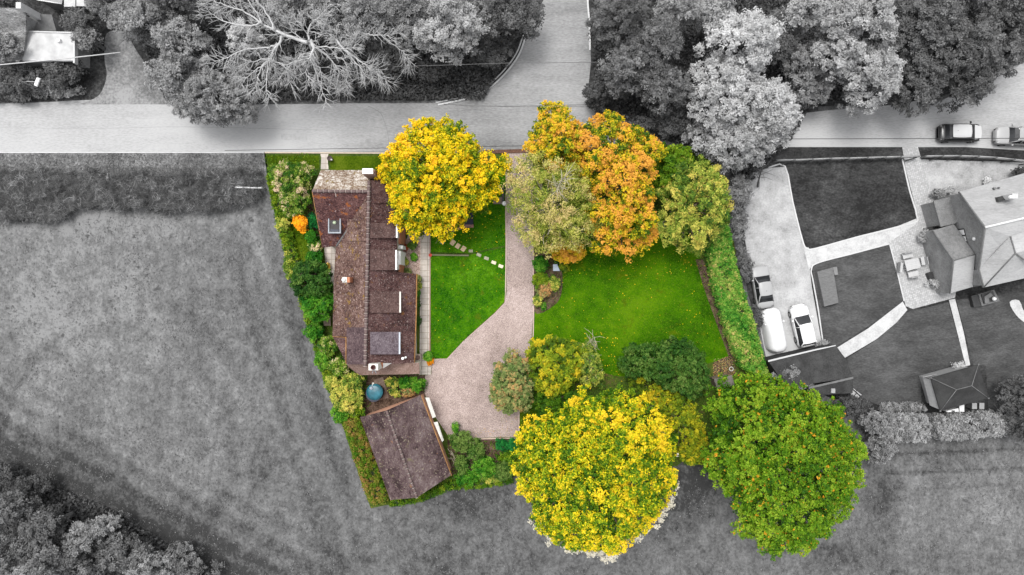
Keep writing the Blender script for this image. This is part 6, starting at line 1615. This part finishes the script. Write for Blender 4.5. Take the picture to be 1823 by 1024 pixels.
# dead tree --------------------------------------------------------
dt = empty('dead_tree', P(566, 108, 0), 'bleached leafless dead tree with spreading branches in the upper left wood', 'tree')
limbs = [
 ([(548, 76), (540, 74), (501, 59), (474, 47), (462, 40)], .27, 7.5, 8.5), ([(462, 40), (448, 46), (419, 43), (392, 35), (372, 22)], .13, 8.5, 9), ([(466, 42), (439, 23), (409, 12), (380, 2)], .12, 8.5, 9.5),
 ([(466, 42), (458, 24), (442, 2), (432, -20)], .12, 8.5, 9.5), ([(489, 53), (478, 29), (456, 0), (446, -20)], .13, 8.2, 9.5),
 ([(503, 61), (497, 76), (485, 92), (481, 107)], .20, 7.8, 7), ([(481, 107), (476, 117), (474, 160), (481, 174)], .09, 7, 6), ([(481, 107), (466, 117), (457, 144), (452, 164)], .08, 7, 6),
 ([(494, 78), (478, 84), (439, 88), (405, 102), (380, 112)], .12, 7.2, 6.5), ([(481, 105), (464, 106), (438, 112), (412, 124)], .08, 7, 6), ([(481, 107), (460, 122), (436, 140), (428, 148)], .07, 7, 6),
 ([(483, 107), (500, 113), (520, 112), (540, 98)], .07, 7, 6.5), ([(482, 108), (490, 122), (494, 132)], .05, 7, 6), ([(439, 89), (425, 96), (422, 118), (420, 138)], .06, 6.6, 5.5),
 ([(552, 72), (558, 84), (554, 98), (551, 106)], .26, 7.5, 7), ([(551, 106), (558, 113), (567, 144), (582, 182)], .11, 7, 5.5), ([(553, 106), (566, 118), (577, 138), (597, 154)], .10, 7, 5.5),
 ([(551, 106), (546, 128), (553, 148)], .07, 7, 6), ([(552, 104), (530, 108), (514, 120), (497, 142)], .10, 7, 6), ([(530, 108), (522, 125), (517, 148)], .05, 6.6, 6), ([(552, 96), (536, 97), (521, 112), (505, 114)], .07, 7, 6),
 ([(562, 86), (582, 99), (597, 117), (606, 132)], .12, 7, 6), ([(562, 84), (586, 84), (612, 87), (628, 84)], .10, 7.2, 7), ([(612, 88), (630, 108), (646, 128), (650, 136)], .10, 7, 6),
 ([(614, 90), (640, 108), (664, 126), (690, 146)], .11, 7, 5.5), ([(628, 84), (634, 76), (632, 66)], .05, 7, 7.4), ([(612, 88), (600, 74), (583, 58)], .14, 7, 7.8), ([(600, 117), (618, 126), (616, 146), (612, 160)], .05, 6.2, 5.5),
 ([(640, 108), (656, 116), (678, 124)], .05, 6.5, 6), ([(550, 72), (550, 50), (558, 38), (567, 31), (587, 8)], .12, 7.6, 9), ([(550, 70), (543, 55), (524, 32)], .07, 7.6, 8.5), ([(556, 56), (570, 62), (576, 52), (568, 44)], .05, 7.8, 8),
 ([(540, 70), (520, 58), (516, 38)], .06, 7.8, 8.5), ([(630, 56), (650, 60), (670, 64), (695, 62), (712, 58)], .08, 6.5, 6.5), ([(690, 72), (706, 84), (722, 96), (730, 112)], .06, 6, 5), ([(595, 100), (610, 104), (622, 96)], .05, 6.8, 6.6),
]
mb = MB(); rng = np.random.default_rng(77)
root = P(566, 108, 0)
mb.tube([root, root*.5+P(556, 80, 7.5)*.5, P(553, 76, 7.4)], [.40, .33, .26], 9)
tw = MB()
for pts, r, za, zb in limbs:
    pts2 = smooth(pts, 4) if len(pts) > 2 else pts
    n = len(pts2)
    w3 = [P(x, y, za+(zb-za)*k/(n-1)) for k, (x, y) in enumerate(pts2)]
    w3 = [p + rng.normal(0, .035, 3) for p in w3]
    rr = [r*.78*(1-.80*k/(n-1)) for k in range(n)]
    mb.tube(w3, rr, 6)
    # twigs
    for k in range(2, n):
        m = 3 if k > n*.4 else 1
        for _ in range(m):
            d = w3[k]-w3[k-1]; d /= np.linalg.norm(d)
            s = rng.choice([-1, 1]); side = np.array([-d[1], d[0], 0])*s
            L = rng.uniform(.5, 1.5)
            dd = d*rng.uniform(.4, 1.0)+side*rng.uniform(.3, .9)+np.array([0, 0, rng.uniform(-.3, .3)]); dd /= np.linalg.norm(dd)
            p0 = w3[k]; p1 = p0+dd*L*.5; p2 = p1+(dd+rng.normal(0, .35, 3))*L*.5
            tw.tube([p0, p1, p2], [max(.022, rr[k]*.4), .02, .011], 4)
            for _2 in range(4):
                e3 = dd+rng.normal(0, .6, 3); e3 /= np.linalg.norm(e3)
                tw.tube([p1, p1+e3*L*.3, p1+e3*L*.55+rng.normal(0, .08, 3)], [.017, .013, .008], 3)
mb.build('trunk', M['deadwood'], dt)
tw.build('twigs', plain('pale_twigs', .46, .9, var=.2), dt)
# bare pale limbs showing in other trees
def bare(label, base, pts, r, za, zb, mat, seed, name='bare_tree'):
    e = empty(name, P(base[0], base[1], 0), label, 'tree')
    rng = np.random.default_rng(seed); mb = MB()
    pts2 = smooth(pts, 4); n = len(pts2)
    w3 = [P(x, y, za+(zb-za)*k/(n-1)) for k, (x, y) in enumerate(pts2)]
    b0 = P(base[0], base[1], 0)
    mb.tube([b0, b0*.5+w3[0]*.5, w3[0]]+w3[1:], [r*1.3, r*1.1, r]+[r*(1-.8*k/n) for k in range(1, n)], 6)
    for k in range(2, n):
        for _ in range(3):
            dd = rng.normal(size=3); dd[2] = abs(dd[2])*.4; dd /= np.linalg.norm(dd); L = rng.uniform(.5, 1.4)
            mb.tube([w3[k], w3[k]+dd*L*.5, w3[k]+dd*L+rng.normal(0, .15, 3)], [r*.35, .02, .01], 4)
    mb.build('trunk', mat, e)
bare('thin trunk shape standing in for a post shadow between the poplars and the parking area', (1349, 332), [(1350, 325), (1353, 312), (1358, 300)], .09, 1.5, 4.5, M['gbark'], 5)  # dark trunk shape put in for a post's cast shadow
bare('pale branched stems standing up out of the birch crown', (1000, 345), [(992, 352), (992, 338), (998, 325), (1006, 316)], .07, 8.6, 10.9, M['barkpale'], 6)
bare('pale bare twigs beside the yellow green bush on the lawn', (1050, 620), [(1048, 616), (1052, 607), (1058, 600)], .05, 1.5, 2.6, M['barkpale'], 7)

# ================================================================== GROUND COVER nobody could count
scatter_stuff('meadow_grass', [(-40, 372), (470, 345), (500, 440), (540, 600), (600, 780), (650, 905), (700, 900), (810, 866), (900, 862), (960, 1000), (1100, 1010), (1210, 900), (1240, 850), (1310, 1000), (1460, 1000), (1560, 840), (1600, 790), (1870, 780), (1870, 1060), (-40, 1060)],
              60000, M['g_grass'], .09, 1, aspect=.16, label='rough tussocky grass of the grey field', tone=(.14, .10), stand=1.0)
scatter_stuff('weeds', [(-40, 380), (470, 370), (500, 440), (540, 600), (600, 780), (650, 905), (700, 900), (810, 866), (900, 862), (960, 1000), (1100, 1010), (1210, 900), (1240, 850), (1310, 1000), (1460, 1000), (1560, 840), (1600, 790), (1870, 780), (1870, 1060), (-40, 1060)],
              26000, M['g_darkmid'], .08, 2, aspect=.5, cat='weeds', label='darker weed patches scattered through the grey field', tone=(.62, .15), stand=.5, clusters=900)
scatter_stuff('verge_grass', [(-40, 275), (468, 275), (470, 310), (-40, 312)], 14000, M['g_grass'], .12, 3, aspect=.16, label='long pale grass on the verge between road and twig hedge', tone=(.55, .25), stand=1.0)
scatter_stuff('undergrowth', [(300, 182), (860, 178), (930, 60), (960, 0), (240, -20), (250, 60), (268, 110)], 50000, M['g_dark'], .16, 4, z=.4, aspect=.5, cat='undergrowth', label='dark undergrowth on the floor of the upper left wood', tone=(.55, .25), stand=.8)
scatter_stuff('undergrowth', [(1052, -20), (1870, -20), (1870, 90), (1700, 160), (1440, 190), (1400, 260), (1330, 330), (1240, 270), (1060, 210)], 50000, M['g_dark'], .16, 5, z=.4, aspect=.5, cat='undergrowth', label='dark undergrowth on the floor of the upper right wood', tone=(.5, .25), stand=.8)
scatter_stuff('undergrowth', [(-40, 830), (30, 830), (120, 872), (200, 905), (290, 960), (380, 1010), (400, 1060), (-40, 1060)], 20000, M['g_dark'], .16, 6, z=.4, aspect=.5, cat='undergrowth', label='dark undergrowth on the floor of the lower left wood', tone=(.7, .25), stand=.8)
scatter_stuff('ground_cover', GARDEN, 60000, M['l_green'], .09, 7, z=.12, aspect=.4, cat='ground cover', label='weedy green ground cover at the edges and beds of the garden', tone=(.45, .25), stand=.9,
              avoid=[[(562, 272), (765, 272), (905, 272), (950, 272), (950, 645), (924, 700), (924, 785), (805, 785), (770, 850), (700, 892), (640, 742), (660, 720), (655, 668), (592, 600), (575, 440), (566, 340)],
                     [(950, 430), (1232, 430), (1262, 520), (1304, 634), (1304, 670), (950, 640)]])
scatter_stuff('grass_blades', [(766, 365), (899, 365), (900, 520), (880, 556), (795, 638), (768, 638)], 26000, M['l_bright'], .05, 8, z=.05, aspect=.25, cat='grass', label='short mown grass of the small lawn beside the cottage', tone=(.45, .25), stand=.8)
scatter_stuff('grass_blades', [(952, 470), (1000, 420), (1230, 420), (1252, 480), (1300, 630), (1120, 665), (952, 620)], 40000, M['l_green'], .05, 9, z=.05, aspect=.25, cat='grass', label='short mown grass of the large lawn', tone=(.5, .25), stand=.8)
scatter_stuff('fallen_leaves', [(952, 560), (1000, 460), (1230, 440), (1295, 620), (1100, 690), (952, 660)], 170, M['l_yellow'], .045, 10, z=.06, aspect=.7, cat='fallen leaves', label='scattered yellow fallen leaves on the large lawn', tone=(.85, .1), stand=.3)
scatter_stuff('fallen_leaves', [(1040, 590), (1100, 590), (1100, 670), (1050, 660)], 95, M['l_yellow'], .05, 11, z=.06, aspect=.7, cat='fallen leaves', label='dense patch of yellow fallen leaves by the yellow green bush', tone=(.85, .1), stand=.3)
scatter_stuff('fallen_leaves', [(766, 375), (899, 365), (900, 520), (860, 560), (770, 630)], 90, M['l_yellow'], .045, 12, z=.06, aspect=.7, cat='fallen leaves', label='few yellow fallen leaves on the small lawn', tone=(.85, .1), stand=.3)
scatter_stuff('fallen_leaves', [(1268, 640), (1304, 634), (1310, 668), (1270, 672)], 500, M['l_rust'], .05, 13, z=.06, aspect=.7, cat='fallen leaves', label='brown leaf litter in front of the small grey shed', tone=(.8, .2), stand=.3)
scatter_stuff('fallen_leaves', [(960, 470), (1250, 440), (1258, 480), (1180, 492), (1090, 500), (1000, 486)], 230, M['l_orange'], .05, 14, z=.06, aspect=.7, cat='fallen leaves', label='orange fallen leaves on the lawn under the big orange oak', tone=(.7, .2), stand=.3, clusters=60)
scatter_stuff('fallen_leaves', [(768, 425), (860, 400), (899, 370), (899, 440), (836, 448), (770, 448)], 140, M['l_yellow'], .045, 15, z=.06, aspect=.7, cat='fallen leaves', label='yellow fallen leaves on the grass under the yellow maple', tone=(.75, .2), stand=.3, clusters=40)
scatter_stuff('fallen_leaves', [(900, 690), (923, 700), (922, 778), (800, 782), (790, 765), (890, 762)], 700, M['l_rust'], .045, 16, z=.07, aspect=.7, cat='fallen leaves', label='brown leaf litter drifted to the lower gravel edge', tone=(.8, .2), stand=.3, clusters=30)
print('leaves', LEAFTOTAL[0], 'objects', len(bpy.data.objects))
